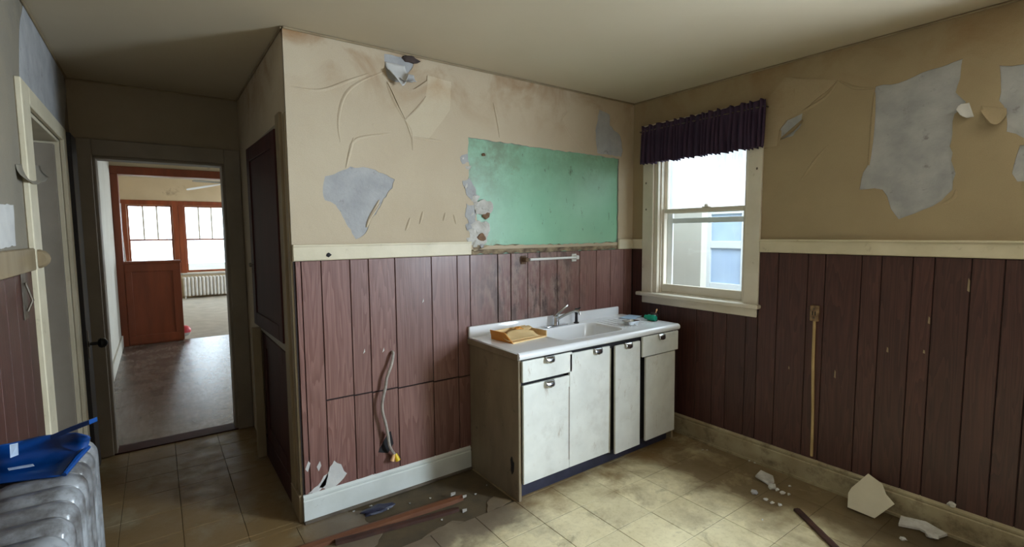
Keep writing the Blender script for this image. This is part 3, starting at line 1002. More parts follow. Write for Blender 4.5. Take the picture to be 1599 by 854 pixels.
def sash(name, x, y0, y1, z0, z1, st, br, tr, mat, parent, glass='glass', xw=.032):
    f = boxes(name, [((x, y0, z0), (x + xw, y0 + st, z1)), ((x, y1 - st, z0), (x + xw, y1, z1)), ((x, y0 + st, z0), (x + xw, y1 - st, z0 + br)), ((x, y0 + st, z1 - tr), (x + xw, y1 - st, z1))], mat, parent, .002)
    boxes('pane', [((x + xw * .45, y0 + st - .004, z0 + br - .004), (x + xw * .55, y1 - st + .004, z1 - tr + .004))], glass, f)
    return f


lo_s = sash('lower_sash', .042, ya, yb, WZ0 + .02, 1.735, .03, .065, .03, 'win_paint', win)
up_s = sash('upper_sash', .078, ya, yb, 1.70, WZ1 - .02, .03, .035, .045, 'win_paint', win, 'film')
pm = P(1101, 322, 0, .03)
MB().box((.03, pm.y - .03, 1.735), (.06, pm.y + .03, 1.742), .002).lathe([(.0, 0), (.014, 0), (.014, .012), (.006, .02), (0, .02)], (.045, pm.y, 1.742), 'z', 12).build('sash_lock', 'win_paint', lo_s, True)
boxes('storm_frame', [((.125, ya, WZ0 + .02), (.14, ya + .022, WZ1 - .02)), ((.125, yb - .05, WZ0 + .02), (.14, yb, WZ1 - .02)), ((.125, ya + .022, 1.625), (.14, yb - .05, 1.665)), ((.125, ya + .022, WZ0 + .02), (.14, yb - .05, WZ0 + .06))], 'white_paint', win, .002)
for u, v in ((1182, 263), (1009, 286), (1009, 327)):
    p = P(u, v, 0, -.02)
    MB().lump((-.021, p.y, p.z), (.004, .006, .008), u, .3).build('nail_hole', 'dull_metal', win)

# second window of the same wall, behind the photographer
w2 = struct(boxes('window_2', [((-.02, V0 - .1, VZ0 - .1), (0, V0, VZ1 + .1)), ((-.02, V1, VZ0 - .1), (0, V1 + .0, VZ1 + .1)), ((-.02, V0, VZ1), (0, V1, VZ1 + .1)), ((-.02, V0, VZ0 - .1), (0, V1, VZ0))], 'win_paint', None, .003))
sash('lower_sash', .042, V0, V1, VZ0, 1.62, .04, .06, .03, 'win_paint', w2)
sash('upper_sash', .078, V0, V1, 1.58, VZ1, .04, .035, .045, 'win_paint', w2)

# ruffled valance over the window
t = thing('window_valance', 'dark purple gathered valance hanging over the kitchen window', 'curtain', (-.05, -.62, 2.1))
YL, YR = -.128, -1.108
b = MB()
NX, NZ = 220, 16
rings = []
for i in range(NX + 1):
    s = i / NX
    y = YL + (YR - YL) * s
    row = []
    ph = s * 2 * math.pi * 27 + 2.2 * math.sin(s * 21) + 1.3 * math.sin(s * 57)
    topz = 2.385 + .007 * math.sin(ph * .5 + 1) + .006 * noise.noise(Vector((s * 40, 0, 3))) + .01 * s
    botz = 2.092 + .010 * noise.noise(Vector((s * 14, 4, 0))) + .004 * math.sin(ph)
    for j in range(NZ + 1):
        t_ = j / NZ
        z = topz + (botz - topz) * t_
        amp = .011 + .012 * t_
        if abs(z - 2.35) < .018:
            amp *= .45
        x = -.052 - amp * math.sin(ph + .5 * math.sin(t_ * 3)) - .010 * t_ * math.sin(s * 33)
        row.append((x, y + .006 * math.cos(ph) * t_, z))
    rings.append(row)
b.loft(rings, closed=False).build('cloth', 'purple', t, 'all', .002)
MB().tube([(-.050, YL + .02, 2.35), (-.050, YR + .01, 2.35)], .004, 10).tube([(-.052, YL + .02, 2.35), (-.0, YL + .02, 2.35)], .006, 8).tube([(-.05, YR + .01, 2.35), (0, YR + .01, 2.35)], .004, 8).build('rod', 'dull_metal', t, True)

# neighbour's house seen through the window
NX_ = 2.5
t = thing('neighbour_house', 'tan stucco house with white window close outside the kitchen window', 'house', (NX_ + .1, -.2, -.4))
boxes('house_wall', [((NX_, -4.5, -.5), (NX_ + .2, 2.3, 2.55))], 'stucco', t)
c0_, c1_ = P(1099, 400, 0, NX_).y, P(1166, 400, 0, NX_).y
zt, zb = P(1120, 341, 0, NX_).z, P(1130, 452, 0, NX_).z
zm = P(1130, 382, 0, NX_).z
fr = boxes('house_window', [((NX_ - .05, c0_, zb - .1), (NX_, c0_ - .12, zt + .15)), ((NX_ - .05, c1_ + .05, zb - .1), (NX_, c1_ - .10, zt + .15)), ((NX_ - .05, c1_ + .05, zb - .1), (NX_, c0_ - .12, zb + .08)), ((NX_ - .05, c1_ + .05, zt + .05), (NX_, c0_ - .12, zt + .15)), ((NX_ - .05, c1_ + .05, zm - .045), (NX_, c0_ - .12, zm + .045))], 'white_paint', t, .004)
boxes('pane', [((NX_ - .02, c1_, zb), (NX_ - .01, c0_, zt + .1))], 'blue_blind', fr)
boxes('eave', [((NX_ - .35, -4.5, 2.55), (NX_ + 3, 2.3, 2.68))], 'white_paint', t)
struct(boxes('ground', [((-30, -30, -.6), (30, 40, -.5))], 'earth'))

# ------------------------------------------------------------------ sink base cabinet
CX0, CX1 = -1.6, -.16
FY = -.545
t = thing('sink_cabinet', 'worn white sink base cabinet with hanging doors against the panelled wall', 'cabinet', ((CX0 + CX1) / 2, -.3, 0))
boxes('end_panel', [((CX0, FY, 0), (CX0 + .02, -.012, .835))], 'cab_side', t, .002)['label'] = 'brown stained left end panel'
boxes('end_panel', [((CX1 - .02, FY, .02), (CX1, -.012, .835))], 'cab_side', t, .002)
boxes('carcass_front', [((CX0 + .02, FY + .02, .09), (CX1 - .02, FY + .03, .83)), ((CX0 + .02, FY, .80), (CX1 - .02, FY + .02, .835))], 'dark', t)  # dark panel standing in for the shaded inside between the doors
for x in (-.852, -.56, -.19):
    boxes('carcass_stile', [((x, FY, .09), (x + .012, FY + .022, .80))], 'cab_edge', t)
boxes('toe_kick', [((CX0 + .02, FY + .045, 0), (CX1 - .02, FY + .06, .10))], 'navy', t)['label'] = 'navy painted toe kick'
ek = P(800, 728, 0, CX0)
MB().lump((CX0 - .0005, ek.y, ek.z), (.002, .018, .05), 5, .9).build('dark_gouge', 'dark', t)


def cup_pull(x, y, z, parent):
    b = MB()
    w_ = .034
    rings = []
    for s in (-1, -.7, 0, .7, 1):
        row = []
        for k in range(7):
            a = math.pi * .55 * k / 6
            sc = 1 - .25 * abs(s) ** 3
            row.append((x + s * w_, y - .020 * math.sin(a) * sc, z + .014 - .034 * (1 - math.cos(a)) * sc))
        rings.append(row)
    b.loft(rings, closed=False)
    return b.build('handle', 'chrome', parent, 'all', .0015)


def front(name, x0, x1, z0, z1, rot=0, y=FY, hx=None, hz=None, pull=True):
    b = MB()
    b.box((x0, y - .018, z0), (x1, y - .001, z1), .004, 2)
    if rot:
        R_ = Matrix.Translation(((x0 + x1) / 2, y, z1)) @ Matrix.Rotation(rot, 4, 'Y') @ Matrix.Translation((-(x0 + x1) / 2, -y, -z1))
        for v in b.bm.verts:
            v.co = R_ @ v.co
    o = b.build(name, 'cab_door', t)
    if pull:
        cup_pull(hx if hx is not None else (x0 + x1) / 2, y - .018, hz if hz is not None else z1 - .02, o)
    return o


front('drawer', -1.582, -1.20, .708, .832, 0, FY, -1.387, .822)
front('door', -1.578, -1.225, .105, .690, 0, FY, -1.387, .675)
front('door', -1.222, -.868, .105, .822, .004, FY, -.985, .812)
front('door', -.822, -.572, .078, .815, -.012, FY - .004, -.70, .808)
front('drawer', -.556, -.158, .698, .838, 0, FY - .012, -.36, .824)
front('door', -.505, -.175, .085, .690, -.012, FY, None, None, False)
boxes('drip_stain', [((-1.230, FY - .0195, .16), (-1.227, FY - .0175, .62))], 'rust', t)

# white enamel sink top with drainboard
CT, LX0, LX1, LY = .885, -1.612, -.14, -.575
t = thing('enamel_sink', 'white enamelled drainboard sink top lying on the old cabinet', 'sink', ((LX0 + LX1) / 2, -.3, .838))


def rrect(x0, x1, y0, y1, r, z, n=6):
    out = []
    for (cx, cy, a0) in ((x1 - r, y1 - r, 0), (x0 + r, y1 - r, 90), (x0 + r, y0 + r, 180), (x1 - r, y0 + r, 270)):
        for k in range(n + 1):
            a = math.radians(a0 + 90 * k / n)
            out.append((cx + r * math.cos(a), cy + r * math.sin(a), z))
    return out


BX0, BX1, BY0, BY1 = -1.20, -.62, -.475, -.13
hole = [(x, y) for x, y, z in rrect(BX0, BX1, BY0, BY1, .07, 0)]
sheet('drainboard', [(LX0, -.012), (LX0, LY + .02), (LX1, LY + .02), (LX1, -.012)], [hole], lambda a, b, c: Vector((a, b, c)), .845, CT, 'enamel', t)
MB().loft([rrect(BX0 + d_, BX1 - d_, BY0 + d_, BY1 - d_, .07, z) for d_, z in ((-.012, CT + .001), (-.004, CT + .003), (0, CT - .001), (.006, CT - .02), (.016, CT - .12), (.03, CT - .15), (.07, CT - .16))], True, False, True).build('basin', 'enamel', t, True)
MB().lathe([(0, .002), (.03, .002), (.04, 0), (.042, -.004), (0, -.004)], ((BX0 + BX1) / 2, (BY0 + BY1) / 2, CT - .159), 'z', 16).build('drain', 'chrome', t, True)
prof = []
for k in range(9):
    a = math.radians(90 + 180 * k / 8)
    prof.append((LY + .02 + .022 * math.cos(a), .863 + .022 * math.sin(a)))
prof += [(LY + .02, .841)]
MB().loft([[(x, y, z) for y, z in prof] for x in (LX0, LX1)], True, True, True).build('front_lip', 'enamel', t, True)
MB().tube([(LX1 - .004, LY + .02, .866), (LX1 - .004, -.02, .866)], .02, 12).build('end_lip', 'enamel', t, True)
MB().box((LX0, -.034, .845), (-.195, -.012, .955), .007, 2).build('backsplash', 'enamel', t, True)
boxes('left_edge', [((LX0 - .004, LY + .02, .842), (LX0 + .001, -.012, .876))], 'cab_side', t)['label'] = 'dark left edge of the sink top'  # brown strip along the left end
boxes('drain_groove', [((-.56 + .06 * k, -.42, CT - .001), (-.548 + .06 * k, -.14, CT + .003)) for k in range(6)], 'enamel', t, .0014)

# faucet and sprayer on the sink ledge
fx, fy = P(868, 503, 1, -.085).x, -.085
t = thing('faucet', 'chrome single lever faucet at the back of the white sink', 'faucet', (fx, fy, CT))
MB().box((fx - .10, fy - .022, CT), (fx + .10, fy + .022, CT + .012), .005, 2).build('base_plate', 'chrome', t, True)
MB().lathe([(.026, .012), (.024, .03), (.02, .06), (.021, .075), (.012, .085), (0, .086)], (fx, fy, CT), 'z', 16).build('body', 'chrome', t, True)
MB().tube(smoothline([(fx, fy - .01, CT + .05), (fx + .045, fy - .05, CT + .085), (fx + .09, fy - .10, CT + .115), (fx + .105, fy - .13, CT + .11), (fx + .108, fy - .137, CT + .09)], 5), .0095, 10).build('spout', 'chrome', t, True)
MB().tube([(fx, fy, CT + .08), (fx + .01, fy - .02, CT + .10), (fx + .085, fy - .03, CT + .15)], [.012, .010, .007], 10).build('lever', 'chrome', t, True)
sx = P(900, 497, 1, -.085).x
t = thing('sink_sprayer', 'black sprayer head standing beside the chrome faucet', 'sprayer', (sx, -.085, CT))
MB().lathe([(.02, 0), (.02, .008), (.012, .012), (.010, .06), (.012, .07), (0, .072)], (sx, -.085, CT), 'z', 14).build('stem', 'black', t, True)
MB().lathe([(.010, .068), (.014, .078), (.015, .105), (.008, .112), (0, .112)], (sx, -.085, CT), 'z', 14).tube([(sx, -.085, CT + .1), (sx + .03, -.095, CT + .115)], .006, 8).build('head', 'black', t, True)

# things lying on the sink top
cx_, cy_ = -1.38, -.24
t = thing('cardboard_scrap', 'torn yellow cardboard box piece lying on the left of the sink top', 'box', (cx_, cy_, CT))
b = MB()
b.X = Matrix.Translation((cx_, cy_, CT)) @ Matrix.Rotation(.12, 4, 'Z')
b.box((-.13, -.10, .0), (.17, .11, .008), .002).box((-.13, .10, .0), (.17, .106, .05)).box((.165, -.10, 0), (.17, .10, .042))
b.build('tray', 'card', t)
b = MB()
b.X = Matrix.Translation((cx_, cy_, CT)) @ Matrix.Rotation(.12, 4, 'Z')
b.prism([(-.13, -.10, 0), (-.13, .10, 0), (-.145, .10, .062), (-.145, -.04, .06)], (.006, 0, 0))
b.build('side_flap', 'card_dark', t)['label'] = 'orange folded side flap'
flap('torn_flap', (cx_ - .14, cy_ - .10), (cx_ + .12, cy_ - .08), (.05, 1), .15, .45, lambda a, b_, c: Vector((a, b_, CT + .014 + c)), 'card', t, .002, .5, 41)
flap('torn_flap', (cx_ + .02, cy_ + .10), (cx_ + .17, cy_ + .10), (.0, -1), .09, 1.2, lambda a, b_, c: Vector((a, b_, CT + .05 - .4 * c)), 'card', t, .002, .5, 44)
MB().lump((cx_ + .05, cy_ + .06, CT + .045), (.03, .02, .014), 3, .8).build('crumpled_bit', 'card_dark', t)
pp = P(985, 496, 2, CT)
b = MB()
b.X = Matrix.Translation((pp.x, pp.y, CT + .004)) @ Matrix.Rotation(.3, 4, 'Z')
b.box((-.09, -.055, 0), (.09, .055, .004), .001)
tag(b.build('paper_packet', 'blue_paper'), 'pale blue paper packet lying on the right of the sink top', 'packet')
pp = P(985, 507, 2, CT)
t = thing('soap_dish', 'small grey metal dish on the sink top beside the blue packet', 'dish', (pp.x, pp.y, CT + .003))
MB().loft([rrect(pp.x - a_, pp.x + a_, pp.y - b__, pp.y + b__, .015, CT + .003 + z) for a_, b__, z in ((.05, .03, 0), (.062, .04, .028), (.058, .036, .028), (.048, .028, .006))], True, True, True).build('dish_body', 'chrome', t, True)
MB().box((pp.x - .03, pp.y - .018, CT + .009), (pp.x + .03, pp.y + .018, CT + .016), .005, 2).build('soap', 'white_plastic', t)
pp = P(1016, 501, 2, CT)
t = thing('green_bottle', 'small green plastic bottle lying on the sink top by the window', 'bottle', (pp.x, pp.y, CT))
b = MB()
b.lathe([(0, -.045), (.02, -.045), (.024, -.038), (.024, .02), (.013, .034)], (pp.x, pp.y, CT + .025), 'y', 16).build('bottle_body', 'green_plastic', t, True)
MB().lathe([(.014, .03), (.016, .034), (.016, .052), (0, .052)], (pp.x, pp.y, CT + .025), 'y', 14).build('cap', 'green_plastic', t, True)
pp = P(1031, 499, 2, CT)
t = thing('brown_jar', 'small dark brown jar with pale brush in it beside the green bottle', 'jar', (min(pp.x, -.17), pp.y, CT))
px_ = min(pp.x, -.19)
MB().lathe([(0, 0), (.028, 0), (.031, .006), (.03, .045), (.022, .055), (.022, .062), (.019, .062), (.018, .01), (0, .01)], (px_, pp.y, CT + .001), 'z', 16).build('jar_body', 'brown_plastic', t, True)
MB().tube([(px_ - .005, pp.y, CT + .015), (px_ + .022, pp.y - .008, CT + .078)], .004, 8).tube([(px_ + .022, pp.y - .008, CT + .078), (px_ + .026, pp.y - .009, CT + .09)], [.007, .004], 8).build('brush', 'peach', t, True)

# ------------------------------------------------------------------ towel bar over the sink
a, b_ = P(822, 408, 1, -.045), P(901, 405, 1, -.045)
zz = 1.373
t = thing('towel_bar', 'white glass towel bar on two brackets above the sink', 'towel bar', ((a.x + b_.x) / 2, -.008, zz))
MB().tube([(a.x + .03, -.045, zz), (b_.x - .005, -.045, zz)], .009, 12).build('bar', 'white_plastic', t, True)
for x_, mt in ((a.x, 'rust'), (b_.x, 'white_plastic')):
    MB().box((x_ - .024, -.016, zz - .032), (x_ + .024, -.008, zz + .026), .003).box((x_ - .014, -.058, zz - .015), (x_ + .014, -.014, zz + .015), .006, 2).build('bracket', mt, t)['label'] = 'rusty bracket' if mt == 'rust' else 'white bracket'

# ------------------------------------------------------------------ loose cable on the back wall
pts = [P(u, v, 1, y) for u, v, y in ((614, 553, -.03), (611, 570, -.04), (604, 590, -.045), (602, 605, -.045), (598, 622, -.05), (597, 640, -.05), (602, 660, -.05), (606, 680, -.05), (609, 698, -.045), (617, 710, -.04))]
t = thing('electric_cable', 'loose grey sheathed cable hanging down the reddish panelling', 'cable', (pts[-1].x, -.04, pts[-1].z))
MB().tube(smoothline([(pts[0].x + .004, -.006, pts[0].z + .01)] + [tuple(q) for q in pts], 5), .0085, 8).build('sheath', 'cable', t, True)
e = pts[-1]
MB().tube([(e.x, e.y, e.z + .005), (e.x + .012, e.y - .01, e.z - .035)], [.011, .016], 10).build('yellow_wire_nut', 'yellow', t, True)
MB().tube([(e.x - .005, e.y, e.z + .008), (e.x - .022, e.y - .006, e.z - .03)], [.009, .013], 10).build('peach_wire_nut', 'peach', t, True)
h0 = P(603, 690, 1, -.008)
MB().prism([(h0.x - .05, -.0085, h0.z - .05), (h0.x - .01, -.0085, h0.z + .045), (h0.x + .03, -.0085, h0.z + .06), (h0.x + .045, -.0085, h0.z - .02), (h0.x + .01, -.0085, h0.z - .07)], (0, -.0012, 0)).build('broken_hole', 'dark', wall_back)
MB().prism([(h0.x - .04, -.012, h0.z - .02), (h0.x - .005, -.03, h0.z + .085), (h0.x + .0, -.012, h0.z + .04)], (0, -.003, 0)).build('splinter', 'plank', wall_back)
# scraped white patches low on the panelling
for poly in ([(512, 766), (498, 760), (510, 740), (521, 718), (532, 724), (541, 738), (530, 752), (516, 764)], [(480, 770), (496, 757), (505, 742), (512, 738), (508, 756), (492, 768)], [(476, 732), (481, 719), (484, 722), (480, 736)], [(494, 728), (499, 719), (501, 726), (497, 735)], [(545, 755), (575, 742), (620, 735), (560, 758)]):
    sheet('scraped_patch', jag(px_back(poly), .006, .02, int(poly[0][0])), [], to_back, .008, .0092, 'paper_back', wall_back)
for (u, v) in ((598, 547), (660, 470), (568, 549)):
    q = P(u, v, 1, -.008)
    MB().prism([(q.x - .004, -.008, q.z - .012), (q.x + .006, -.008, q.z + .016), (q.x + .008, -.008, q.z - .002)], (0, -.001, 0)).build('scratch', 'paper_back', wall_back)
# ------------------------------------------------------------------ conduit on the right wall
q0, q1 = P(1272, 489, 0, -.02), P(1267, 712, 0, -.02)
t = thing('surface_conduit', 'yellowed surface conduit running down the dark right wall from small box', 'conduit', (-.012, q1.y, q1.z))
MB().box((-.03, q0.y - .024, q0.z - .048), (-.008, q0.y + .024, q0.z + .048), .004).build('outlet_box', 'conduit_box', t)
for dz in (-.028, .028):
    MB().lathe([(0, -.004), (.006, -.003), (.006, 0)], (-.03, q0.y, q0.z + dz), 'x', 8).build('screw', 'dull_metal', t)
boxes('socket_slots', [((-.0315, q0.y - .010, q0.z - .012), (-.0295, q0.y - .005, q0.z + .012)), ((-.0315, q0.y + .005, q0.z - .012), (-.0295, q0.y + .010, q0.z + .012))], 'dark', t)
MB().tube([(-.017, q0.y, q0.z - .045), (-.017, q0.y - .002, q0.z - .3), (-.017, q1.y + .004, q1.z + .25), (-.017, q1.y, q1.z)], .009, 8).build('conduit_tube', 'conduit', t, True)
# pale scuffs on the dark planks
for (u, v, h_) in ((1513, 445, .07), (1304, 584, .05), (1451, 500, .04), (1386, 546, .03), (1443, 549, .02), (1232, 574, .02)):
    q = P(u, v, 0, -.008)
    MB().prism([(-.008, q.y - .004, q.z - h_ * .5), (-.008, q.y + .005, q.z - h_ * .4), (-.008, q.y + .003, q.z + h_ * .5), (-.008, q.y - .003, q.z + h_ * .3)], (-.001, 0, 0)).build('scuff', 'tan_trim', wall_right)

# ------------------------------------------------------------------ rubbish on the floor
def F(u, v, z=0.0):
    return P(u, v, 2, z)


def strip(name, A, B, wd, ht, label, mat='stripwood', seed=0):
    A, B = Vector(A), Vector(B)
    d = (B - A)
    L = d.length
    n = 14
    rnd = random.Random(seed)
    d.normalize()
    s = Vector((-d.y, d.x, 0)).normalized()
    rings = []
    for i in range(n + 1):
        k = i / n
        c = A.lerp(B, k) + s * rnd.uniform(-.0015, .0015)
        wv = wd * (1 - (.35 * max(0, (k - .93) / .07)))
        rings.append([c - s * wv / 2, c + s * wv / 2, c + s * wv / 2 * .95 + Vector((0, 0, ht * .8)), c + s * wv * .1 + Vector((0, 0, ht)), c - s * wv / 2 * .9 + Vector((0, 0, ht * .85))])
    return tag(MB().loft(rings, True, True, True).build(name, mat), label, 'wood strip')


strip('wood_strip', F(400, 864, -.004) + Vector((-.12, -.1, 0)), F(722, 779, -.004), .05, .026, 'long reddish wood strip on the bare floor, nearer the white baseboard', seed=1)
strip('wood_strip', F(524, 850, .0) + Vector((0, 0, .001)), F(716, 797, -.004), .035, .02, 'shorter dark wood strip lying in front of the long reddish one', 'darkwood', seed=2)
strip('wood_splinter', F(1244, 797) + Vector((0, 0, .001)), F(1318, 870) + Vector((0, 0, .001)), .035, .014, 'dark wood splinter on the floor at the right', 'darkwood', seed=3)
q = F(590, 800)
tag(MB().lump((q.x, q.y + .02, .010), (.09, .035, .018), 7, .7).build('dark_rag', 'navy'), 'dark scrap lying between the wood strip and white baseboard', 'scrap')
for i, (u, v, s) in enumerate(((708, 778, .022), (726, 782, .018), (726, 798, .02))):
    q = F(u, v)
    tag(MB().prism([(q.x - s, q.y - s * .5, .024 if i < 2 else .001), (q.x - s * .2, q.y + s, .024 if i < 2 else .001), (q.x + s, q.y + s * .6, .026 if i < 2 else .002), (q.x + s * .4, q.y - s * .4, .026 if i < 2 else .002)], (0, 0, .002)).build('paper_chip', 'paper_back'),
        ('pale paper chip on the far end of the long strip, left one', 'pale paper chip at the tip of the long strip, right one', 'pale paper chip on bare floor just past the shorter strip')[i], 'chip', 'paper chips by the wood strips')
chip_px = ((552, 799), (580, 790), (606, 795), (640, 786), (672, 778), (742, 772), (760, 758), (690, 812))
chip_lb = ('pale paint chip on the bare strip, nearest the dark scrap on its left', 'pale paint chip between the dark scrap and white baseboard', 'pale paint chip just right of the dark scrap', 'pale paint chip halfway along the white baseboard, first past the dark scrap',
           'pale paint chip below the baseboard where the cable hangs nearest the cabinet', 'pale paint chip on bare floor between strip tips and cabinet end', 'pale paint chip at the foot of the brown cabinet end', 'pale paint chip in front of the shorter dark strip')
for i, (u, v) in enumerate(chip_px):
    q = F(u, v)
    r1_ = random.uniform(.004, .008)
    an = random.uniform(0, 3)
    tag(MB().prism([(q.x + r1_ * math.cos(an + k) * (1.8 if k < 1 else .8), q.y + r1_ * math.sin(an + k), .0005) for k in (0, 1.3, 2.6, 4.2)], (0, 0, .003)).build('paint_chip', 'paper_back' if i % 3 else 'plaster'),
        chip_lb[i], 'chip', 'paint chips below the white baseboard')
# torn remnants of tile on the bare strip
for i, poly in enumerate(([(-1.62, -.50), (-1.68, -.40), (-1.75, -.43), (-1.80, -.515), (-1.70, -.516)], [(-1.95, -.516), (-2.0, -.47), (-2.12, -.49), (-2.2, -.516)], [(-2.44, -.05), (-2.36, -.08), (-2.38, -.2), (-2.33, -.33), (-2.40, -.42), (-2.44, -.44)])):
    MB().prism([(x, y, -.003) for x, y in jag(poly, .008, .03, 60 + i)], (0, 0, .0028)).build('floor_tile', 'tile', floor)
# leaning off-white board against the right baseboard
poly_px = [(1360, 736), (1382, 752), (1388, 768), (1401, 783), (1370, 805), (1328, 788), (1329, 766), (1334, 758)]
base = F(1368, 806)
bx = base.x
pl_n = Vector((-1, -.25, .75)).normalized()
tilt_pts = []
p0 = Vector((base.x, base.y, .004))
for (u, v) in poly_px:
    dd = CF + CR * ((u - 799.5) / FPX) - CU * ((v - 427) / FPX)
    k = (p0 - CAM).dot(pl_n) / dd.dot(pl_n)
    tilt_pts.append(CAM + dd * k)
off_ = Vector((min(0, -.036 - max(q.x for q in tilt_pts)), 0, max(0, .002 - min(q.z for q in tilt_pts))))
tilt_pts = [q + off_ for q in tilt_pts]
tag(MB().prism(tilt_pts, pl_n * -.006).build('broken_board', 'board'), 'off-white broken board leaning against the dirty right baseboard', 'board')
# plaster crumbs
q = F(1195, 750)
tag(MB().prism([(q.x - .05, q.y - .035, .006), (q.x - .045, q.y + .04, .02), (q.x + .04, q.y + .05, .026), (q.x + .055, q.y - .02, .012), (q.x + .0, q.y - .055, .006)], (0, 0, .010)).build('plaster_piece', 'plaster_white'), 'largest flat plaster piece in the pile under the conduit', 'plaster piece', 'fallen plaster')
crumbs = [(1206, 763, .03), (1200, 757, .018), (1214, 766, .018), (1222, 771, .02), (1232, 773, .013), (1195, 781, .016), (1206, 786, .014), (1218, 790, .016), (1178, 771, .026), (1097, 703, .008), (1104, 703, .008), (1170, 720, .009), (1179, 723, .009), (1233, 760, .012), (1190, 812, .008)]
where = ['brown-shadowed chunk just below the largest plaster piece', 'small chunk touching the largest plaster piece', 'chunk right of the brown-shadowed one in the plaster pile', 'chunk at the right end of the plaster row', 'small bit ending the plaster row at right', 'leftmost crumb of the lower row near the plaster pile', 'middle crumb of the lower row near the plaster pile', 'rightmost crumb of the lower row near the plaster pile', 'flat greyish flake left of the plaster pile', 'left tiny crumb on the floor by the cabinet corner', 'right tiny crumb on the floor by the cabinet corner', 'left tiny crumb along the right baseboard', 'right tiny crumb along the right baseboard', 'small yellow-grey bit above the plaster row', 'lone tiny crumb in front of the plaster pile']
for i, (u, v, s) in enumerate(crumbs):
    q = F(u, v)
    tag(MB().lump((q.x, q.y, s * .38), (s, s * .8, s * .5), i + 2, .7, 1).build('plaster_crumb', 'plaster_white' if i != 8 else 'plaster'), where[i] if where[i].startswith(('left', 'right', 'lone', 'small')) else where[i], 'plaster crumb', 'fallen plaster')
q = F(1442, 829)
tag(MB().prism([(q.x - .06, q.y + .09, .004), (q.x + .01, q.y + .10, .02), (q.x + .03, q.y + .0, .03), (q.x + .02, q.y - .09, .012), (q.x - .05, q.y - .06, .004), (q.x - .02, q.y + .01, .006)], (0, 0, .012)).build('plaster_piece', 'plaster_white'), 'long white plaster piece on the floor right of the broken board', 'plaster piece', 'fallen plaster')
q = F(1455, 839)
tag(MB().lump((q.x, q.y, .014), (.03, .03, .016), 5, .6).build('plaster_crumb', 'plaster_white'), 'white lump at the end of the long plaster piece', 'plaster crumb', 'fallen plaster')
q = F(1410, 843)
tag(MB().lump((q.x, q.y, .006), (.014, .014, .008), 6, .6).build('plaster_crumb', 'plaster_white'), 'small crumb in front of the long white plaster piece', 'plaster crumb', 'fallen plaster')
q = P(1487, 777, 0, -.012)
tag(MB().lump((-.012, q.y, .162), (.01, .018, .014), 8, .6).build('plaster_crumb', 'plaster_white'), 'white crumb resting on top of the right baseboard', 'plaster crumb', 'fallen plaster')

# ------------------------------------------------------------------ radiator at the left with the dustpan on it
def radiator(name, label, origin, axis, n, pitch, h, depth, mat, foot=.08, cols=3):
    """column radiator: sections stepped along axis ('x' or 'y'), depth across"""
    t = thing(name, label, 'radiator', origin)
    ox, oy, oz = origin

    def sec():
        b = MB()
        # one section: a rounded slab with a waisted middle, header bulges top and bottom
        wd = pitch * .43
        def outline(inset):
            return rrect(inset, depth - inset, foot + inset, h - inset, depth * .24, 0, 5)
        rings = []
        for inset, y_ in ((.016, -wd), (.004, -wd * .6), (0, 0), (.004, wd * .6), (.016, wd)):
            rings.append([(p_[0], y_, p_[1]) for p_ in outline(inset)])
        b.loft(rings, True, True, True)
        # turned joints between the columns: shallow slots shown as proud ribs
        for k in range(1, cols):
            c = depth * k / cols
            b.box((c - .006, -wd * 1.03, foot + .1), (c + .006, wd * 1.03, h - .1), .003)
        # turn into world axes
        for v in b.bm.verts:
            a_, c_, z_ = v.co
            v.co = Vector((ox + a_, oy + c_, oz + z_)) if axis == 'y' else Vector((ox + c_, oy + a_, oz + z_))
        return b
    s0 = sec().build('section', mat, t, True)
    for k in range(1, n):
        c = s0.copy()
        COL.objects.link(c)
        c.parent = t
        c.matrix_parent_inverse = s0.matrix_parent_inverse.copy()
        c.location = (0, -k * pitch, 0) if axis == 'y' else (k * pitch, 0, 0)
    for k in (0, n - 1):
        for a_ in (depth * .2, depth * .8):
            o_ = Vector((ox + a_, oy - k * pitch, oz)) if axis == 'y' else Vector((ox + k * pitch, oy + a_, oz))
            MB().lathe([(0, 0), (.02, 0), (.016, .03), (.02, foot + .04), (0, foot + .04)], o_, 'z', 10).build('foot', mat, t, True)
    return t


RADX = -3.61
radiator('column_radiator', 'old grey column radiator at the bottom left under the blue dustpan', (RADX, -.74, 0), 'y', 16, .088, .925, .20, 'radiator')
# dustpan
dz = .925
t = thing('dustpan', 'blue plastic dustpan lying on the grey radiator', 'dustpan', (-3.52, -1.1, dz))
lipR, lipN = P(140, 690, 2, dz + .05), P(98, 742, 2, dz + .004)
A = [P(u, v, 2, z) for u, v, z in ((-40, 760, dz + .004), (98, 744, dz + .004), (140, 690, dz + .045), (140, 682, dz + .075), (105, 672, dz + .085), (50, 686, dz + .085), (-40, 706, dz + .085))]
fl = [P(-60, 748, 2, dz + .006), P(97, 742, 2, dz + .006), P(138, 694, 2, dz + .02), P(100, 690, 2, dz + .012), P(-60, 715, 2, dz + .012)]
b = MB()
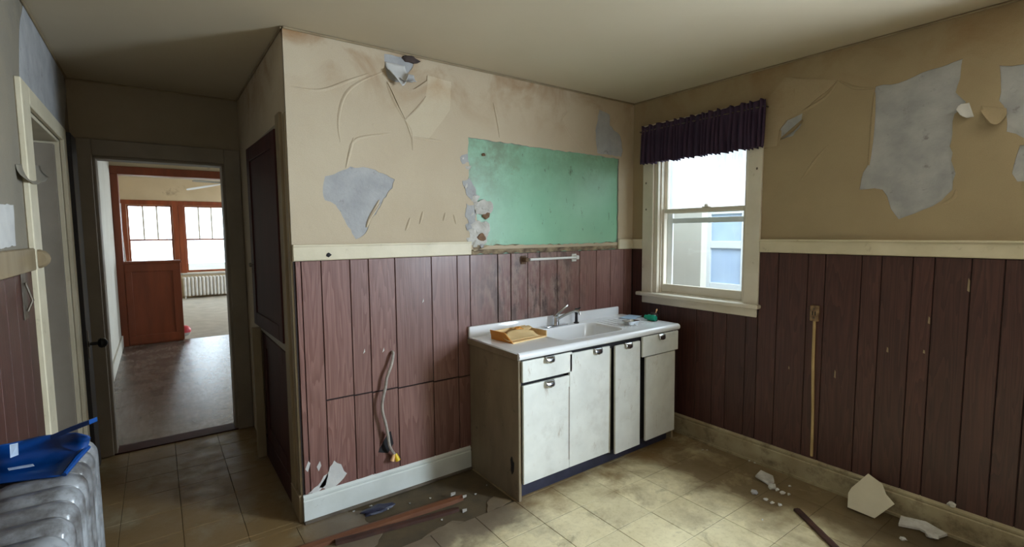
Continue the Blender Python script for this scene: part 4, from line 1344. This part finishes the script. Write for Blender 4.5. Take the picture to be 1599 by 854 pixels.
# curved pan: rings from the front lip up the back
near = [P(u, v, 2, dz + z) for u, v, z in ((-70, 765, .004), (20, 752, .004), (70, 746, .004), (98, 742, .006), (120, 722, .014), (136, 702, .03))]
mid = [P(u, v, 2, dz + z) for u, v, z in ((-70, 742, .012), (20, 732, .012), (66, 726, .014), (96, 722, .018), (118, 706, .03), (139, 692, .05))]
mid2 = [P(u, v, 2, dz + z) for u, v, z in ((-70, 722, .05), (20, 708, .045), (66, 700, .045), (96, 696, .045), (122, 690, .06), (141, 684, .07))]
back = [P(u, v, 2, dz + z) for u, v, z in ((-70, 708, .10), (20, 692, .095), (60, 682, .092), (90, 678, .09), (118, 676, .09), (138, 681, .088))]
b.loft([near, mid, mid2, back], closed=False)
b.build('pan', 'blue_pan', t, 'all', .004)
b = MB()
h0_, h1_ = P(90, 682, 2, dz + .095), P(146, 660, 2, dz + .135)
s_ = Vector((0, 0, 1)).cross((h1_ - h0_)).normalized()
b.loft([[h0_ - s_ * .02, h0_ + s_ * .02, h0_ + s_ * .02 + Vector((0, 0, .012)), h0_ - s_ * .02 + Vector((0, 0, .012))], [h0_.lerp(h1_, .5) - s_ * .014, h0_.lerp(h1_, .5) + s_ * .014, h0_.lerp(h1_, .5) + s_ * .014 + Vector((0, 0, .014)), h0_.lerp(h1_, .5) - s_ * .014 + Vector((0, 0, .014))], [h1_ - s_ * .012, h1_ + s_ * .012, h1_ + s_ * .012 + Vector((0, 0, .012)), h1_ - s_ * .012 + Vector((0, 0, .012))]], True, True, True)
b.build('handle', 'blue_pan', t)
b = MB()
h0_, h1_ = P(100, 741, 2, dz + .008), P(138, 698, 2, dz + .034)
b.tube([h0_, h0_.lerp(h1_, .5) + Vector((0, 0, .004)), h1_], [.006, .008, .006], 8)
b.build('rim', 'blue_pan', t, True)
q = [P(u, v, 2, dz + z) for u, v, z in ((15, 698, .0965), (28, 695, .0955), (29, 713, .050), (16, 718, .050))]
MB().prism([v + Vector((.001, -.003, .006)) for v in q], (0, 0, .001)).build('white_sticker', 'sticker', t)
q = [P(u, v, 2, dz + .018) for u, v in ((12, 735), (52, 728), (54, 731), (14, 738))]
MB().prism([v + Vector((0, 0, .006)) for v in q], (0, 0, .001)).build('printed_line', 'sticker', t)

# ================================================================== DINING ROOM AND LIVING ROOM BEYOND THE DOORWAY
HD, HL = 2.66, 2.92
Y2, Y3 = 6.0, 11.9
struct(boxes('floor_dining', [((-3.75, D + .07, -.12), (1.3, Y2 + .05, 0))], 'floor_dining'))
struct(boxes('floor_living', [((-4.1, Y2 + .05, -.12), (1.3, Y3 + .2, .002))], 'carpet'))
struct(boxes('ceiling_dining', [((-3.75, D + .14, HD), (1.3, Y2 + .15, HD + .1))], 'ceiling'))
struct(boxes('ceiling_living', [((-4.1, Y2 + .15, HL), (1.3, Y3 + .2, HL + .1))], 'ceiling'))
wl = struct(boxes('wall_dining_left', [((-3.8, D + .14, 0), (-3.685, Y2 + .15, HD))], 'hall_wall'))
struct(boxes('baseboard_dining', [((-3.685, D + .14, 0), (-3.665, Y2, .16))], 'hall_wall', None, .003))
struct(boxes('wall_dining_right', [((1.2, .14, 0), (1.3, 2.9, HD)), ((1.2, 4.9, 0), (1.3, Y2 + .15, HD)), ((1.2, 2.9, 0), (1.3, 4.9, .75)), ((1.2, 2.9, 2.25), (1.3, 4.9, HD))], 'hall_wall'))
struct(boxes('wall_dining_near', [((-W + .1, D, 0), (1.3, D + .14, HD)), ((-3.8, D + .14, H), (1.3, D + .16, HD))], 'hall_wall'))
dw = struct(boxes('added_window_5', [((1.18, 2.85, .7), (1.2, 2.95, 2.3)), ((1.18, 4.85, .7), (1.2, 4.95, 2.3))], 'brown_wood'))  # unseen window added to let more light into the dining room
boxes('pane', [((1.24, 2.9, .75), (1.245, 4.9, 2.25))], 'glass', dw)
# partition with the cased opening
struct(boxes('wall_partition', [((-3.685, Y2, 2.5), (1.2, Y2 + .15, HL)), ((-1.2, Y2, 0), (1.2, Y2 + .15, 2.5)), ((-4.1, Y2 + .05, 0), (-3.685, Y2 + .15, HL))], 'beige_wall'))
struct(boxes('trim_15', [((-3.685, Y2 - .03, 2.405), (-1.2, Y2 + .17, 2.515)), ((-3.685, Y2 - .03, 0), (-3.6, Y2 + .17, 2.405)), ((-1.3, Y2 - .03, 0), (-1.2, Y2 + .17, 2.405))], 'brown_wood', None, .005), 'dark stained casing of the wide opening')
t = thing('colonnade_bookcase', 'low brown wooden half-wall bookcase standing under the far opening', 'bookcase', (-3.28, Y2 + .07, 0))
boxes('body', [((-3.598, Y2 - .02, 0), (-2.96, Y2 + .16, 1.16))], 'brown_wood', t, .004)
boxes('top_board', [((-3.598, Y2 - .05, 1.16), (-2.935, Y2 + .19, 1.195))], 'brown_wood', t, .006)
boxes('frame_rail', [((-3.598, Y2 - .035, .02), (-2.95, Y2 - .02, .14)), ((-3.598, Y2 - .035, 1.05), (-2.95, Y2 - .02, 1.16)), ((-3.05, Y2 - .035, .14), (-2.95, Y2 - .02, 1.05)), ((-3.598, Y2 - .035, .14), (-3.52, Y2 - .02, 1.05))], 'brown_wood', t, .003)
# living room shell
struct(boxes('wall_living_left', [((-4.1, Y2 + .15, 0), (-3.98, Y3 + .2, HL))], 'beige_wall'))
struct(boxes('wall_living_right', [((1.2, Y2 + .15, 0), (1.3, 7.7, HL)), ((1.2, 10.3, 0), (1.3, Y3 + .2, HL)), ((1.2, 7.7, 0), (1.3, 10.3, .7)), ((1.2, 7.7, 2.35), (1.3, 10.3, HL))], 'beige_wall'))
lw = struct(boxes('added_window_6', [((1.18, 7.62, .6), (1.2, 7.72, 2.4)), ((1.18, 10.28, .6), (1.2, 10.38, 2.4))], 'brown_wood'))  # unseen window added to let more light into the living room
boxes('pane', [((1.24, 7.7, .7), (1.245, 10.3, 2.35))], 'glass', lw)
A0, A1, B0, B1, WB, WT = -3.74, -2.86, -2.625, -1.725, .635, 2.285
struct(boxes('wall_living_far', [((-4.1, Y3, 0), (A0, Y3 + .15, HL)), ((A1, Y3, WB), (B0, Y3 + .15, WT)), ((B1, Y3, 0), (1.2, Y3 + .15, HL)), ((A0, Y3, 0), (B1, Y3 + .15, WB)), ((A0, Y3, WT), (B1, Y3 + .15, HL))], 'beige_wall'))
for wn, (x0, x1) in (('window_3', (A0, A1)), ('window_4', (B0, B1))):
    wo = struct(boxes(wn, [((x0 - .115, Y3 - .025, WB - .05), (x0, Y3, WT + .11)), ((x1, Y3 - .025, WB - .05), (x1 + .115, Y3, WT + .11)), ((x0, Y3 - .025, WT), (x1, Y3, WT + .11))], 'brown_wood', None, .004))
    boxes('window_stool', [((x0 - .13, Y3 - .06, WB - .05), (x1 + .13, Y3 + .05, WB - .01))], 'radiator_far', wo, .004)
    zm_ = 1.467
    f = boxes('lower_sash', [((x0, Y3 + .05, WB), (x0 + .04, Y3 + .08, zm_)), ((x1 - .04, Y3 + .05, WB), (x1, Y3 + .08, zm_)), ((x0 + .04, Y3 + .05, WB), (x1 - .04, Y3 + .08, WB + .05)), ((x0 + .04, Y3 + .05, zm_ - .035), (x1 - .04, Y3 + .08, zm_))], 'brown_wood', wo)
    boxes('pane', [((x0 + .035, Y3 + .062, WB + .04), (x1 - .035, Y3 + .067, zm_ - .03))], 'glass', f)
    f = boxes('upper_sash', [((x0, Y3 + .085, zm_ - .03), (x0 + .035, Y3 + .115, WT)), ((x1 - .035, Y3 + .085, zm_ - .03), (x1, Y3 + .115, WT)), ((x0 + .035, Y3 + .085, WT - .035), (x1 - .035, Y3 + .115, WT)), ((x0 + .035, Y3 + .085, zm_ - .03), (x1 - .035, Y3 + .115, zm_ + .005))], 'brown_wood', wo)
    wdt = (x1 - x0 - .07) / 3
    for k in range(3):
        xa = x0 + .035 + k * wdt
        boxes('pane', [((xa + .002, Y3 + .098, zm_), (xa + wdt - .002, Y3 + .103, WT - .03))], 'glass', f)
        if k:
            boxes('muntin', [((xa - .018, Y3 + .087, zm_ + .006), (xa + .018, Y3 + .113, WT - .036))], 'hall_wall', f)  # pale and widened, window flare put into their colour and shape
radiator('column_radiator', 'pale column radiator under the far right window of the living room', (-2.70, Y3 - .26, .002), 'x', 15, .078, .53, .17, 'radiator_far', .05, 2)
# net curtain strip hanging left of the far windows
b = MB()
rings = []
for i in range(25):
    s = i / 24
    y = Y3 - .20 + .012 * math.sin(i * 1.3)
    rings.append([(-3.93 + .11 * s, y, 2.3), (-3.93 + .10 * s, y - .01, 1.7), (-3.93 + .13 * s, y + .01, .95)])
tag(b.loft(rings, closed=False).build('net_curtain', 'curtain', None, 'all', .002), 'narrow pale net curtain strip at the left of the far windows', 'curtain')
# ceiling fan
hub = P(356, 286, 1, 10.0)
t = thing('ceiling_fan', 'ceiling fan with drooping white blades in the far living room', 'ceiling fan', (hub.x, hub.y, HL))
MB().lathe([(.0, 0), (.06, 0), (.06, -.03), (.014, -.05), (.014, hub.z - HL + .08), (0, hub.z - HL + .08)], (hub.x, hub.y, HL), 'z', 16).build('down_rod', 'white_plastic', t, True)
MB().lathe([(0, .09), (.06, .085), (.11, .05), (.11, -.03), (.07, -.06), (.0, -.07)], hub, 'z', 20).build('motor_housing', 'white_plastic', t, True)


def blade(tip, mat, wd=.065):
    d = (tip - hub)
    L = d.length
    d.normalize()
    s = d.cross(Vector((0, 0, 1))).normalized()
    s = (s * math.cos(.2) + d.cross(s) * math.sin(.2)).normalized()
    n = d.cross(s)
    pr = [(.12, .3), (.2, .75), (.35, .95), (.85, 1.1), (.97, .95), (1, .6)]
    b = MB()
    b.loft([[hub + d * L * k - s * wd * q - n * .003, hub + d * L * k + s * wd * q - n * .003, hub + d * L * k + s * wd * q + n * .003, hub + d * L * k - s * wd * q + n * .003] for k, q in pr], True, True, True)
    return b.build('blade', mat, t)


blade(P(291, 296, 1, 10.1), 'fan_white')
blade(P(301, 282, 1, 9.75), 'fan_grey')['label'] = 'grey blade seen from below'
blade(hub + Vector((.5, .45, -.06)), 'fan_white')
blade(hub + Vector((.55, -.42, -.05)), 'fan_white')
blade(hub + Vector((.0, .66, -.08)), 'fan_white')
for k in range(3):
    a_ = 2.4 + k * 2.094
    c = hub + Vector((.11 * math.cos(a_), .11 * math.sin(a_), -.11))
    MB().lathe([(.02, .05), (.035, .03), (.055, -.02), (.06, -.05), (.056, -.05), (.03, .02)], c, 'z', 14).build('lamp_shade', 'white_plastic', t, True)
# red ball against the bookcase
q = P(289, 525, 1, 6.31)
t = thing('red_toy', 'small red and pale ball on the floor at the end of the brown bookcase', 'ball', (q.x, q.y, 0))
MB().lathe([(.085 * math.sin(math.pi * (.42 + .58 * k / 10)), -.085 * math.cos(math.pi * (.42 + .58 * k / 10))) for k in range(11)], (q.x, q.y, .087), 'z', 18).build('upper_half', 'red', t, True)
MB().lathe([(.0845 * math.sin(math.pi * (.42 * k / 8)), -.0845 * math.cos(math.pi * (.42 * k / 8))) for k in range(9)], (q.x, q.y, .087), 'z', 18).build('lower_half', 'paper_back', t, True)
# switch plate on the dining room wall
q = P(156, 408, 0, -3.685)
t = thing('switch_plate', 'bronze double switch plate on the pale wall beyond the doorway', 'switch', (-3.685, q.y, q.z - .06))
boxes('plate', [((-3.685, q.y - .10, q.z - .065), (-3.676, q.y + .10, q.z + .065))], 'bronze', t, .003)
for dy in (-.04, .04):
    boxes('toggle', [((-3.676, q.y + dy - .006, q.z - .012), (-3.664, q.y + dy + .006, q.z + .014))], 'bronze', t, .002)
